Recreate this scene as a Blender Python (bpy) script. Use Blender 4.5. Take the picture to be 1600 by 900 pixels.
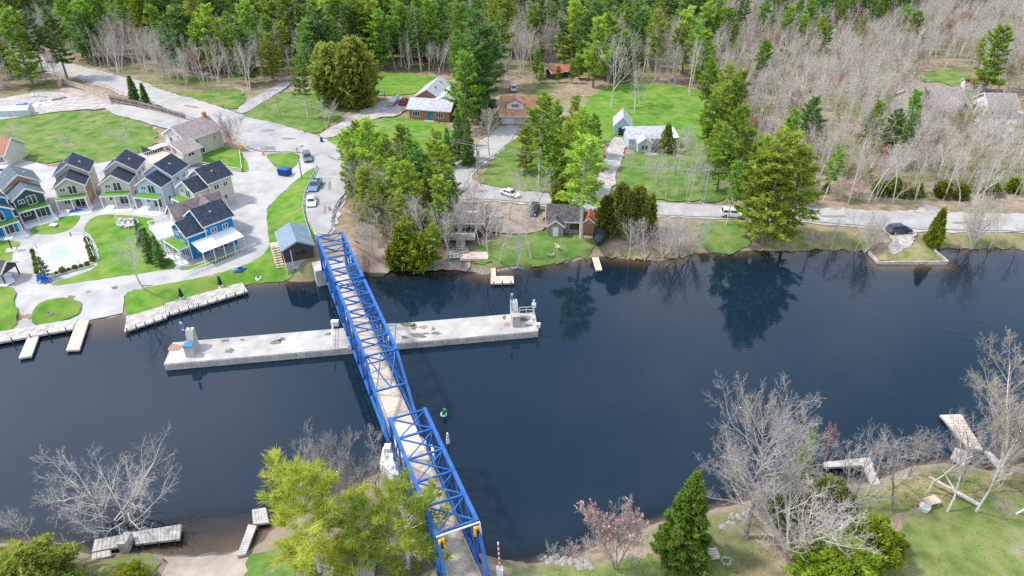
import bpy, bmesh, math, random
import numpy as np
from mathutils import Vector, Matrix, geometry
for o in list(bpy.data.objects): bpy.data.objects.remove(o)
C = bpy.context.scene.collection
SC = bpy.context.scene
random.seed(7)
RG = np.random.default_rng(11)

# ------------------------------------------------------------------ camera, sky, sun, exposure
F_PX, PITCH, CAM_H = 1081.0, 32.5, 60.0
cam = bpy.data.cameras.new('camera'); cam.sensor_width = 36; cam.lens = F_PX/1600*36
cam.clip_start = .5; cam.clip_end = 20000
co = bpy.data.objects.new('camera', cam); C.objects.link(co)
co.location = (0, 0, CAM_H); co.rotation_euler = (math.radians(90-PITCH), 0, 0)
SC.camera = co
SUN_EL, SUN_AZ = 55.0, -6.0          # azimuth: the way the light travels, measured from +X
w = bpy.data.worlds.new('World'); SC.world = w; w.use_nodes = True
nt = w.node_tree; nt.nodes.clear()
sky = nt.nodes.new('ShaderNodeTexSky'); sky.sky_type = 'NISHITA'; sky.sun_disc = False
sky.sun_elevation = math.radians(SUN_EL)
a_ = math.radians(SUN_AZ)
sky.sun_rotation = math.atan2(-math.cos(a_), -math.sin(a_))
sky.air_density = 1.0; sky.dust_density = 1.0; sky.ozone_density = 1.5
tc = nt.nodes.new('ShaderNodeTexCoord')
cn = nt.nodes.new('ShaderNodeTexNoise'); cn.inputs['Scale'].default_value = 1.5; cn.inputs['Detail'].default_value = 6
cn.inputs['Roughness'].default_value = .55
cr = nt.nodes.new('ShaderNodeValToRGB'); cr.color_ramp.elements[0].position = .40; cr.color_ramp.elements[1].position = .70; cr.color_ramp.elements[0].color = (.08, .08, .08, 1)
cr.color_ramp.elements[1].color = (.8, .8, .8, 1)
mxc = nt.nodes.new('ShaderNodeMix'); mxc.data_type = 'RGBA'
bg = nt.nodes.new('ShaderNodeBackground'); bg.inputs['Strength'].default_value = .15
wo = nt.nodes.new('ShaderNodeOutputWorld')
mp_ = nt.nodes.new('ShaderNodeMapping'); mp_.inputs['Location'].default_value = (-4.78, 7.81, 4.13)
nt.links.new(tc.outputs['Generated'], mp_.inputs['Vector']); nt.links.new(mp_.outputs['Vector'], cn.inputs['Vector']); nt.links.new(cn.outputs['Fac'], cr.inputs['Fac'])
nt.links.new(cr.outputs['Color'], mxc.inputs['Factor']); nt.links.new(sky.outputs['Color'], mxc.inputs['A'])
mxc.inputs['B'].default_value = (8, 8.1, 8.3, 1)
nt.links.new(mxc.outputs['Result'], bg.inputs['Color']); nt.links.new(bg.outputs[0], wo.inputs[0])
sl = bpy.data.lights.new('sun', 'SUN'); sl.energy = 2.05; sl.angle = math.radians(4.5); sl.color = (1, .95, .87)
so = bpy.data.objects.new('sun', sl); C.objects.link(so)
e_ = math.radians(SUN_EL)
so.rotation_euler = Vector((math.cos(e_)*math.cos(a_), math.cos(e_)*math.sin(a_), -math.sin(e_))).to_track_quat('-Z', 'Y').to_euler()
SC.view_settings.view_transform = 'Standard'; SC.view_settings.look = 'None'
SC.view_settings.exposure = 1.12; SC.view_settings.gamma = 1
SC.cycles.use_denoising = False; SC.cycles.sample_clamp_indirect = 2.5; SC.cycles.max_bounces = 6; SC.cycles.transparent_max_bounces = 8
SC.cycles.diffuse_bounces = 4; SC.cycles.glossy_bounces = 3

# ------------------------------------------------------------------ where a pixel of the survey photo lies on the ground
_s, _c = math.sin(math.radians(PITCH)), math.cos(math.radians(PITCH))
def G(x, y, z=0.0):
    u = (x-800)/F_PX; v = (y-450)/F_PX
    t = (CAM_H-z)/(_s+v*_c)
    return np.array([u*t, (_c-v*_s)*t])
def PX(x, y, z):
    dx, dy, dz = x, y, z-CAM_H
    f = dy*_c-dz*_s; up = dy*_s+dz*_c
    return 800+F_PX*dx/f, 450-F_PX*up/f

# ------------------------------------------------------------------ bridge axis (needed by the terrain)
BD = np.array([math.cos(math.radians(-66.9)), math.sin(math.radians(-66.9))]); BN = np.array([-BD[1], BD[0]])
BC = np.array([-28.5, 95.8])
def BP(p, q, z): a = BC+BD*p+BN*q; return (a[0], a[1], z)

# ------------------------------------------------------------------ terrain height
far_px = [(-330,600),(-120,556),(0,523),(60,512),(112,500),(142,498),(168,497),(192,493),(199,496),(258,478),(300,466),(378,443),(394,442),(450,437),(500,432),(520,430),(575,420),(640,421),(700,421),(735,424),(762,431),(800,420),(860,413),(900,408),(925,402),(950,400),(985,405),(1030,408),(1090,396),(1180,391),(1230,393),(1280,388),(1335,388),(1362,396),(1372,413),(1480,413),(1455,390),(1500,388),(1600,388),(1800,390),(2100,396)]
near_px = [(2000,705),(1700,712),(1600,722),(1545,735),(1480,722),(1420,728),(1365,752),(1300,758),(1280,735),(1200,775),(1130,792),(1070,803),(1010,822),(960,842),(900,866),(835,880),(780,889),(720,862),(685,815),(645,758),(600,735),(545,760),(480,792),(425,830),(392,858),(330,874),(255,872),(238,858),(145,866),(60,846),(-80,850),(-330,880)]
river = [(-900.,70.)]+[tuple(G(*p)) for p in far_px]+[(900.,150.),(900.,60.)]+[tuple(G(*p)) for p in near_px]+[(-900.,35.)]
RV = np.array(river)
RAMPS = np.array([G(168,495), G(320,872)])
APPR = [(np.array(BP(-1,0,0)[:2]), 3.0), (G(512,340,2.8), 2.7), (G(500,300,2), 2.0), (G(515,258,1.4), 1.4)]
APPN = [(np.array(BP(63.5,0,0)[:2]), 3.0), (np.array(BP(110,0,0)[:2]), 3.0)]
def inside(x, y, P):
    r = np.zeros(np.shape(x), bool); n = len(P)
    for i in range(n):
        (x0, y0), (x1, y1) = P[i], P[(i+1) % n]
        if y0 == y1: continue
        r ^= ((y0 > y) != (y1 > y)) & (x < (x1-x0)*(y-y0)/(y1-y0)+x0)
    return r
def segd(x, y, a, b):
    ax, ay = a; bx, by = b; dx, dy = bx-ax, by-ay
    t = np.clip(((x-ax)*dx+(y-ay)*dy)/(dx*dx+dy*dy+1e-9), 0, 1)
    return np.hypot(x-ax-t*dx, y-ay-t*dy), t
def sst(a, b, v): t = np.clip((v-a)/(b-a), 0, 1); return t*t*(3-2*t)
def shore(x, y):
    d = np.full(np.shape(x), 1e9)
    for i in range(len(RV)): d = np.minimum(d, segd(x, y, RV[i], RV[(i+1) % len(RV)])[0])
    return np.where(inside(x, y, RV), -d, d)
def H(x, y):
    x = np.asarray(x, float); y = np.asarray(y, float)
    s = shore(x, y)
    rd = np.min([np.hypot(x-r[0], y-r[1]) for r in RAMPS], axis=0); rm = 1-sst(4, 10, rd)
    wob = .12*np.sin(x*.31+y*.17)+.1*np.sin(x*.13-y*.29)
    land = (.05+(1.25+.25*wob)*sst(0, 2.6+7*rm, s))
    wd = np.where(y > 75, 1.0, .35)
    bed = -(.12+.5*sst(0, (2.5*wd+.6)+4*rm, -s)+2.4*sst(.8+5*rm, 8*wd+1.2+9*rm, -s))
    z = np.where(s >= 0, land, bed)
    for ap in (APPR, APPN):
        best = np.full(x.shape, 1e9); bz = np.zeros(x.shape)
        for (p0, z0), (p1, z1) in zip(ap, ap[1:]):
            d, t = segd(x, y, p0, p1); m = d < best
            best = np.where(m, d, best); bz = np.where(m, z0+(z1-z0)*t, bz)
        k = 1-sst(3.6, 8, best)
        z = np.where(s > -.5, np.maximum(z, z+(bz-z)*k), z)
    return z
def W(px, py, dz=0.0):
    z = 1.3
    for _ in range(5):
        p = G(px, py, z); z = float(H(p[0], p[1]))
    return Vector((p[0], p[1], z+dz))
def hgt(b, py):
    lo, hi = 0., 45.
    for _ in range(40):
        m = (lo+hi)/2
        if PX(b.x, b.y, b.z+m)[1] > py: lo = m
        else: hi = m
    return lo

# ------------------------------------------------------------------ materials
def M(name, cols, scale=1.0, rough=.8, bump=0., bscale=None, spec=.3, metal=0., coord='Object', detail=4, spread=.18, stretch=None, extra=None):
    m = bpy.data.materials.new(name); m.use_nodes = True; n = m.node_tree; b = n.nodes['Principled BSDF']
    b.inputs['Roughness'].default_value = rough; b.inputs['Metallic'].default_value = metal
    b.inputs['Specular IOR Level'].default_value = spec
    t = n.nodes.new('ShaderNodeTexCoord'); src = t.outputs['Object']
    if coord == 'World':
        g = n.nodes.new('ShaderNodeNewGeometry'); src = g.outputs['Position']
    if stretch:
        mp = n.nodes.new('ShaderNodeMapping'); mp.inputs['Scale'].default_value = stretch
        n.links.new(src, mp.inputs['Vector']); src = mp.outputs['Vector']
    if len(cols) > 1:
        nz = n.nodes.new('ShaderNodeTexNoise'); nz.inputs['Scale'].default_value = scale; nz.inputs['Detail'].default_value = detail
        n.links.new(src, nz.inputs['Vector'])
        r = n.nodes.new('ShaderNodeValToRGB'); els = r.color_ramp.elements
        while len(els) < len(cols): els.new(.5)
        for i, c in enumerate(cols):
            els[i].position = .5+spread*(2*i/(len(cols)-1)-1); els[i].color = (*c, 1)
        n.links.new(nz.outputs['Fac'], r.inputs['Fac']); col = r.outputs['Color']
        n.links.new(col, b.inputs['Base Color'])
        if extra:                                   # second, coarser patches of other colours
            c2, sc2, p0, p1 = extra
            n2 = n.nodes.new('ShaderNodeTexNoise'); n2.inputs['Scale'].default_value = sc2; n2.inputs['Detail'].default_value = 5
            n.links.new(src, n2.inputs['Vector'])
            r2 = n.nodes.new('ShaderNodeValToRGB'); r2.color_ramp.elements[0].position = p0; r2.color_ramp.elements[1].position = p1
            n.links.new(n2.outputs['Fac'], r2.inputs['Fac'])
            mx = n.nodes.new('ShaderNodeMix'); mx.data_type = 'RGBA'
            n.links.new(r2.outputs['Color'], mx.inputs['Factor']); n.links.new(col, mx.inputs['A'])
            mx.inputs['B'].default_value = (*c2, 1)
            n.links.new(mx.outputs['Result'], b.inputs['Base Color'])
    else:
        b.inputs['Base Color'].default_value = (*cols[0], 1)
    if bump:
        nb = n.nodes.new('ShaderNodeTexNoise'); nb.inputs['Scale'].default_value = bscale or scale*6; nb.inputs['Detail'].default_value = 5
        n.links.new(src, nb.inputs['Vector'])
        bp = n.nodes.new('ShaderNodeBump'); bp.inputs['Strength'].default_value = bump; bp.inputs['Distance'].default_value = .1
        n.links.new(nb.outputs['Fac'], bp.inputs['Height']); n.links.new(bp.outputs['Normal'], b.inputs['Normal'])
    return m
def leafmat(name, c0, c1, c2, scale=.7, trans=.5, rv=.25):
    m = bpy.data.materials.new(name); m.use_nodes = True; n = m.node_tree; n.nodes.clear()
    t = n.nodes.new('ShaderNodeTexCoord'); nz = n.nodes.new('ShaderNodeTexNoise')
    nz.inputs['Scale'].default_value = scale; nz.inputs['Detail'].default_value = 4
    n.links.new(t.outputs['Object'], nz.inputs['Vector'])
    r = n.nodes.new('ShaderNodeValToRGB'); r.color_ramp.elements.new(.5)
    for i, (p, c) in enumerate(((.34, c0), (.5, c1), (.66, c2))):
        r.color_ramp.elements[i].position = p; r.color_ramp.elements[i].color = (*c, 1)
    n.links.new(nz.outputs['Fac'], r.inputs['Fac'])
    oi = n.nodes.new('ShaderNodeObjectInfo'); mr = n.nodes.new('ShaderNodeMapRange')
    mr.inputs['To Min'].default_value = 1-rv; mr.inputs['To Max'].default_value = 1+rv
    n.links.new(oi.outputs['Random'], mr.inputs['Value'])
    mh = n.nodes.new('ShaderNodeMapRange'); mh.inputs['To Min'].default_value = .485; mh.inputs['To Max'].default_value = .512
    n.links.new(oi.outputs['Random'], mh.inputs['Value'])
    hs = n.nodes.new('ShaderNodeHueSaturation'); n.links.new(r.outputs['Color'], hs.inputs['Color'])
    n.links.new(mr.outputs['Result'], hs.inputs['Value']); n.links.new(mh.outputs['Result'], hs.inputs['Hue'])
    d = n.nodes.new('ShaderNodeBsdfDiffuse'); tr = n.nodes.new('ShaderNodeBsdfTranslucent'); mx = n.nodes.new('ShaderNodeMixShader')
    mx.inputs[0].default_value = trans
    n.links.new(hs.outputs['Color'], d.inputs['Color']); n.links.new(hs.outputs['Color'], tr.inputs['Color'])
    n.links.new(d.outputs[0], mx.inputs[1]); n.links.new(tr.outputs[0], mx.inputs[2])
    o = n.nodes.new('ShaderNodeOutputMaterial'); n.links.new(mx.outputs[0], o.inputs[0])
    return m
MT = {}
def mats():
    m = MT
    m['lawn'] = M('lawn grass', [(.065,.155,.02),(.095,.21,.026),(.14,.25,.038)], .55, .95, .6, 9, .1, coord='World', extra=((.20,.24,.06), .25, .45, .75))
    m['rough_lawn'] = M('rough grass', [(.065,.135,.028),(.105,.185,.038),(.165,.2,.065)], .45, .95, .7, 8, .1, coord='World', extra=((.24,.23,.10), .3, .52, .8))
    m['near_lawn'] = M('dull spring grass', [(.10,.14,.04),(.15,.195,.055),(.2,.21,.09)], .45, .95, .7, 8, .1, coord='World', extra=((.27,.24,.16), .28, .52, .74))
    m['patch'] = M('dark asphalt patch', [(.17,.17,.17),(.22,.22,.22)], .8, .9, .3, 14, .2, coord='World')
    m['dry_grass'] = M('dry bank grass', [(.2,.17,.09),(.27,.23,.12),(.15,.17,.06)], .5, .95, .8, 7, .1, coord='World', extra=((.1,.16,.03), .2, .5, .7))
    m['paving'] = M('pale concrete paving', [(.29,.285,.28),(.35,.345,.335),(.40,.39,.38)], .35, .85, .15, 8, .3, coord='World', extra=((.36,.31,.27), .09, .55, .8))
    m['asphalt'] = M('weathered pale asphalt', [(.25,.25,.25),(.31,.305,.30),(.37,.36,.35)], .3, .85, .2, 12, .3, coord='World', extra=((.38,.34,.30), .08, .5, .75), stretch=(1,1,1))
    m['gravel'] = M('grey gravel', [(.26,.24,.22),(.36,.33,.31),(.45,.42,.40)], .8, .95, .5, 14, .2, coord='World')
    m['dirt'] = M('bare brown dirt', [(.18,.13,.1),(.27,.21,.17),(.33,.28,.24)], .5, .95, .5, 9, .2, coord='World')
    m['sand'] = M('pale sand', [(.26,.215,.17),(.34,.285,.235),(.4,.345,.29)], .4, .95, .4, 9, .2, coord='World')
    m['concrete'] = M('white weathered concrete', [(.31,.295,.275),(.385,.37,.345),(.45,.435,.41)], .45, .85, .1, 8, .3, coord='World', extra=((.24,.215,.185), .35, .5, .85))
    m['white'] = M('white paint', [(.6,.6,.6),(.67,.67,.67)], 2, .5)
    m['whiteroof'] = M('white metal sheet', [(.66,.67,.68),(.74,.74,.74)], 1.5, .4)
    m['slate'] = M('dark slate shingles', [(.012,.020,.036),(.022,.034,.055),(.036,.05,.072)], 2.2, .85, .5, 14, .3)
    m['greyslate'] = M('grey green shingles', [(.06,.085,.1),(.09,.12,.14),(.11,.14,.16)], 2.2, .85, .5, 14, .3)
    m['taupe'] = M('taupe shingles', [(.2,.165,.16),(.26,.22,.21),(.3,.255,.25)], 1.6, .9, .4, 12, .3)
    m['brownroof'] = M('brown weathered shingles', [(.1,.08,.085),(.15,.12,.12),(.2,.17,.16)], 1.2, .9, .4, 12, .3, extra=((.14,.14,.05), .35, .6, .8))
    m['greyroof'] = M('pale grey shingles', [(.3,.31,.34),(.38,.39,.42),(.45,.45,.47)], 1.4, .85, .4, 12, .3)
    m['orangeroof'] = M('orange brown shingles', [(.42,.19,.1),(.52,.26,.15),(.6,.33,.2)], 1.5, .9, .4, 12, .3)
    m['redroof'] = M('rust red roof', [(.28,.07,.045),(.36,.11,.07)], 1.2, .8)
    m['darkroof'] = M('charcoal shingles', [(.05,.045,.045),(.08,.07,.07),(.11,.1,.1)], 1.6, .9, .4, 12, .3)
    m['metalroof'] = M('blue grey standing seam metal', [(.15,.21,.27),(.19,.26,.32)], .6, .45, spec=.5)
    m['beige'] = M('beige siding', [(.42,.38,.31),(.48,.44,.37)], 1.5, .8, .15, stretch=(.3,.3,6))
    m['cream'] = M('cream siding', [(.48,.44,.36),(.55,.51,.43)], 1.5, .8, .15, stretch=(.3,.3,6))
    m['paleblue'] = M('pale grey blue siding', [(.36,.46,.56),(.44,.54,.63)], 1.5, .8, .15, stretch=(.3,.3,6))
    m['green'] = M('dark green siding', [(.03,.075,.065),(.045,.10,.085)], 1.5, .8, .15, stretch=(.3,.3,6))
    m['blue'] = M('bright blue siding', [(.008,.17,.38),(.012,.22,.46)], 1.5, .8, .15, stretch=(.3,.3,6))
    m['brownwall'] = M('dark brown siding', [(.05,.035,.035),(.075,.055,.055)], 1.5, .8, .15, stretch=(6,6,.3))
    m['brick'] = M('red brown brick', [(.24,.1,.06),(.32,.15,.1),(.4,.2,.14)], 3, .9, .3)
    m['wood'] = M('reddish stained wood', [(.35,.17,.09),(.45,.24,.14)], 2, .7, .2, stretch=(6,6,.5))
    m['dockwood'] = M('weathered grey dock boards', [(.29,.27,.245),(.39,.365,.335),(.48,.455,.42)], 1.3, .9, .3, 10, .2, stretch=(1,1,1))
    m['tanwood'] = M('tan dock boards', [(.42,.33,.26),(.54,.43,.35),(.6,.5,.43)], 1.3, .9, .3, 10, .2)
    m['plank'] = M('worn bridge planks', [(.33,.27,.22),(.45,.38,.31),(.54,.47,.39)], 1.1, .9, .4, 9, .2)
    m['deckplate'] = M('tan worn deck panels', [(.42,.35,.29),(.5,.43,.36),(.55,.49,.42)], .5, .85, .2, 9, .2, extra=((.40,.335,.275), .3, .5, .8))
    m['bridge'] = M('blue bridge paint', [(.007,.072,.27),(.011,.095,.33),(.026,.14,.38)], .9, .5, .1, 14, spec=.4, extra=((.045,.075,.16), 1.4, .56, .8))
    m['glass'] = M('dark window glass', [(.02,.025,.03)], rough=.08, spec=.8)
    m['turf'] = M('green turf', [(.08,.22,.02),(.12,.27,.03)], 2, .95, .4, 20)
    m['black'] = M('black rubber', [(.02,.02,.02)], rough=.7)
    m['steel'] = M('galvanised steel', [(.4,.41,.42),(.5,.5,.5)], 2, .45, metal=.6)
    m['pole'] = M('grey weathered pole', [(.3,.27,.24),(.4,.36,.33)], 2, .85, .2)
    m['darkpole'] = M('dark grey metal', [(.05,.055,.06)], rough=.6)
    m['orange'] = M('orange plastic', [(.75,.2,.03)], rough=.5)
    m['yellow'] = M('yellow plastic', [(.8,.45,.02)], rough=.5)
    m['red'] = M('red paint', [(.5,.03,.03)], rough=.45)
    m['navy'] = M('dark blue paint', [(.01,.04,.22)], rough=.4)
    m['blueplastic'] = M('blue plastic', [(.01,.1,.42)], rough=.5)
    m['bluetarp'] = M('blue tarp', [(.02,.14,.35),(.05,.22,.5)], 1.5, .5, .4, 5)
    m['darkgreen'] = M('dark green canvas', [(.008,.02,.02),(.014,.03,.028)], 1.2, .75, .4, 4)
    m['buoygreen'] = M('green buoy paint', [(.01,.28,.1)], rough=.4)
    m['pool'] = M('pool water', [(.27,.52,.45),(.36,.6,.53)], .6, .12, .1, 4, .5)
    m['rock'] = M('pale rock', [(.17,.155,.145),(.26,.245,.23),(.34,.325,.31)], 2, .9, .5, 8)
    m['bark'] = M('grey brown bark', [(.15,.125,.11),(.23,.195,.17)], 3, .95, .5, 12, .1)
    m['palebark'] = M('pale grey bark', [(.42,.385,.345),(.6,.56,.51)], 2.5, .95, .5, 12, .1)
    m['twig'] = M('grey twigs', [(.43,.385,.34),(.60,.555,.49)], 1.5, .95, spec=.1)
    m['tantwig'] = M('tan twigs', [(.46,.40,.31),(.60,.53,.43)], 1.5, .95, spec=.1)
    m['neartwig'] = M('grey twigs of the big near trees', [(.30,.27,.245),(.42,.39,.36)], 1.5, .95, spec=.1)
    m['neartan'] = M('tan twigs of the big near trees', [(.34,.29,.22),(.46,.41,.33)], 1.5, .95, spec=.1)
    m['nearbark'] = M('brown grey bark of the big near trees', [(.19,.165,.145),(.28,.25,.225)], 3, .95, .5, 12, .1)
    m['forestbark'] = M('pale forest trunks', [(.46,.43,.39),(.68,.65,.61)], 2.5, .95, .3, 10, .1)
    m['redtwig'] = M('reddish twigs', [(.32,.22,.20),(.45,.34,.31)], 1.5, .95, spec=.1)
    m['birch'] = M('white birch bark', [(.42,.39,.36),(.66,.64,.61),(.72,.7,.67)], 3, .85, .2, 10, .2)
    m['litter'] = M('leaf litter', [(.2,.145,.10),(.28,.21,.15),(.34,.27,.2)], .7, .95, .8, 6, .1, coord='World', extra=((.1,.13,.035), .07, .52, .75))
    m['n_pine'] = leafmat('pine needles', (.15,.26,.035), (.24,.38,.055), (.37,.49,.09))
    m['n_dark'] = leafmat('dark pine needles', (.09,.18,.05), (.15,.265,.07), (.23,.35,.1))
    m['n_lime'] = leafmat('yellow green needles', (.23,.34,.045), (.35,.46,.065), (.48,.56,.11))
    m['n_yellow'] = leafmat('yellow needles', (.30,.38,.05), (.46,.52,.07), (.62,.64,.13))
    m['n_spruce'] = leafmat('spruce needles', (.11,.21,.03), (.19,.33,.05), (.28,.42,.075))
    m['n_cedar'] = leafmat('cedar leaves', (.18,.23,.045), (.27,.32,.06), (.40,.43,.10))
    m['n_hedge'] = leafmat('bright cedar leaves', (.17,.24,.025), (.27,.35,.035), (.39,.46,.07))
    m['bud'] = leafmat('pale buds', (.2,.2,.08), (.3,.29,.12), (.38,.35,.17), 1.2, .3)
    m['redbud'] = leafmat('red buds', (.36,.16,.14), (.45,.23,.2), (.52,.32,.27), 1.2, .3)
mats()
# ------------------------------------------------------------------ object helpers
def tag(o, label=None, cat=None, group=None, kind=None):
    if label: o['label'] = label
    if cat: o['category'] = cat
    if group: o['group'] = group
    if kind: o['kind'] = kind
    return o
def thing(name, label, cat, loc=(0, 0, 0), rz=0.0, group=None):
    o = bpy.data.objects.new(name, None); C.objects.link(o); o.location = loc; o.rotation_euler = (0, 0, rz)
    o.empty_display_size = .2
    return tag(o, label, cat, group)
def link(name, me, parent=None, loc=(0, 0, 0)):
    o = bpy.data.objects.new(name, me); C.objects.link(o); o.location = loc
    if parent: o.parent = parent
    return o
def mesh_np(name, V, T, mats, mi=None, smooth=False):
    me = bpy.data.meshes.new(name); V = np.asarray(V, np.float32); T = np.asarray(T, np.int32)
    me.vertices.add(len(V)); me.vertices.foreach_set('co', V.ravel())
    me.loops.add(len(T)*3); me.loops.foreach_set('vertex_index', T.ravel())
    me.polygons.add(len(T)); me.polygons.foreach_set('loop_start', np.arange(0, len(T)*3, 3, dtype=np.int32))
    for m in mats: me.materials.append(m)
    if mi is not None: me.polygons.foreach_set('material_index', np.asarray(mi, np.int32))
    if smooth: me.polygons.foreach_set('use_smooth', np.ones(len(T), bool))
    me.update(calc_edges=True); return me
class MB:
    def __init__(s): s.v = []; s.f = []
    def add(s, vs, fs):
        b = len(s.v); s.v += [tuple(v) for v in vs]; s.f += [tuple(b+i for i in f) for f in fs]; return s
    BF = ((0,3,2,1),(4,5,6,7),(0,1,5,4),(1,2,6,5),(2,3,7,6),(3,0,4,7))
    def box(s, x0, y0, z0, x1, y1, z1):
        return s.add([(x0,y0,z0),(x1,y0,z0),(x1,y1,z0),(x0,y1,z0),(x0,y0,z1),(x1,y0,z1),(x1,y1,z1),(x0,y1,z1)], s.BF)
    def beam(s, p, q, wd, ht, up=(0, 0, 1)):
        p = Vector(p); q = Vector(q); d = (q-p).normalized(); up = Vector(up)
        sd = d.cross(up)
        if sd.length < .05: sd = d.cross(Vector((1, 0, 0)))
        sd.normalize(); u = sd.cross(d).normalized(); a = sd*wd/2; b = u*ht/2
        return s.add([p-a-b, p+a-b, p+a+b, p-a+b, q-a-b, q+a-b, q+a+b, q-a+b], ((0,1,2,3),(7,6,5,4),(0,4,5,1),(1,5,6,2),(2,6,7,3),(3,7,4,0)))
    def cyl(s, p, q, r0, r1=None, n=8):
        r1 = r0 if r1 is None else r1
        p = Vector(p); q = Vector(q); d = (q-p).normalized(); a = d.orthogonal().normalized(); b = d.cross(a)
        vs = [c+(a*math.cos(2*math.pi*i/n)+b*math.sin(2*math.pi*i/n))*r for c, r in ((p, r0), (q, r1)) for i in range(n)]
        fs = [(i, (i+1) % n, n+(i+1) % n, n+i) for i in range(n)]+[tuple(range(n-1, -1, -1)), tuple(range(n, 2*n))]
        return s.add(vs, fs)
    def prism(s, P, z0, z1):
        n = len(P); z0 = z0 if hasattr(z0, '__len__') else [z0]*n; z1 = z1 if hasattr(z1, '__len__') else [z1]*n
        a = sum(P[i][0]*P[(i+1) % n][1]-P[(i+1) % n][0]*P[i][1] for i in range(n))
        if a < 0: P = P[::-1]; z0 = z0[::-1]; z1 = z1[::-1]
        return s.add([(*p[:2], z) for p, z in zip(P, z0)]+[(*p[:2], z) for p, z in zip(P, z1)],
                     [tuple(range(n-1, -1, -1)), tuple(range(n, 2*n))]+[(i, (i+1) % n, n+(i+1) % n, n+i) for i in range(n)])
    def extr(s, prof, axis, a0, a1):          # a profile in (u, z) pushed along y ('y': u = x) or along x ('x': u = y)
        n = len(prof); vs = []
        for a in (a0, a1):
            vs += [((u, a, z) if axis == 'y' else (a, u, z)) for u, z in prof]
        return s.add(vs, [tuple(range(n)), tuple(range(2*n-1, n-1, -1))]+[(i, n+i, n+(i+1) % n, (i+1) % n) for i in range(n)])
    def mesh(s, name, mat, smooth=False):
        me = bpy.data.meshes.new(name); me.from_pydata(s.v, [], s.f); me.materials.append(mat)
        bm = bmesh.new(); bm.from_mesh(me); bmesh.ops.recalc_face_normals(bm, faces=bm.faces); bm.to_mesh(me); bm.free()
        if smooth:
            for p in me.polygons: p.use_smooth = True
        return me
    def build(s, name, mat, parent=None, loc=(0, 0, 0), smooth=False):
        return link(name, s.mesh(name, MT[mat] if isinstance(mat, str) else mat, smooth), parent, loc)

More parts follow.
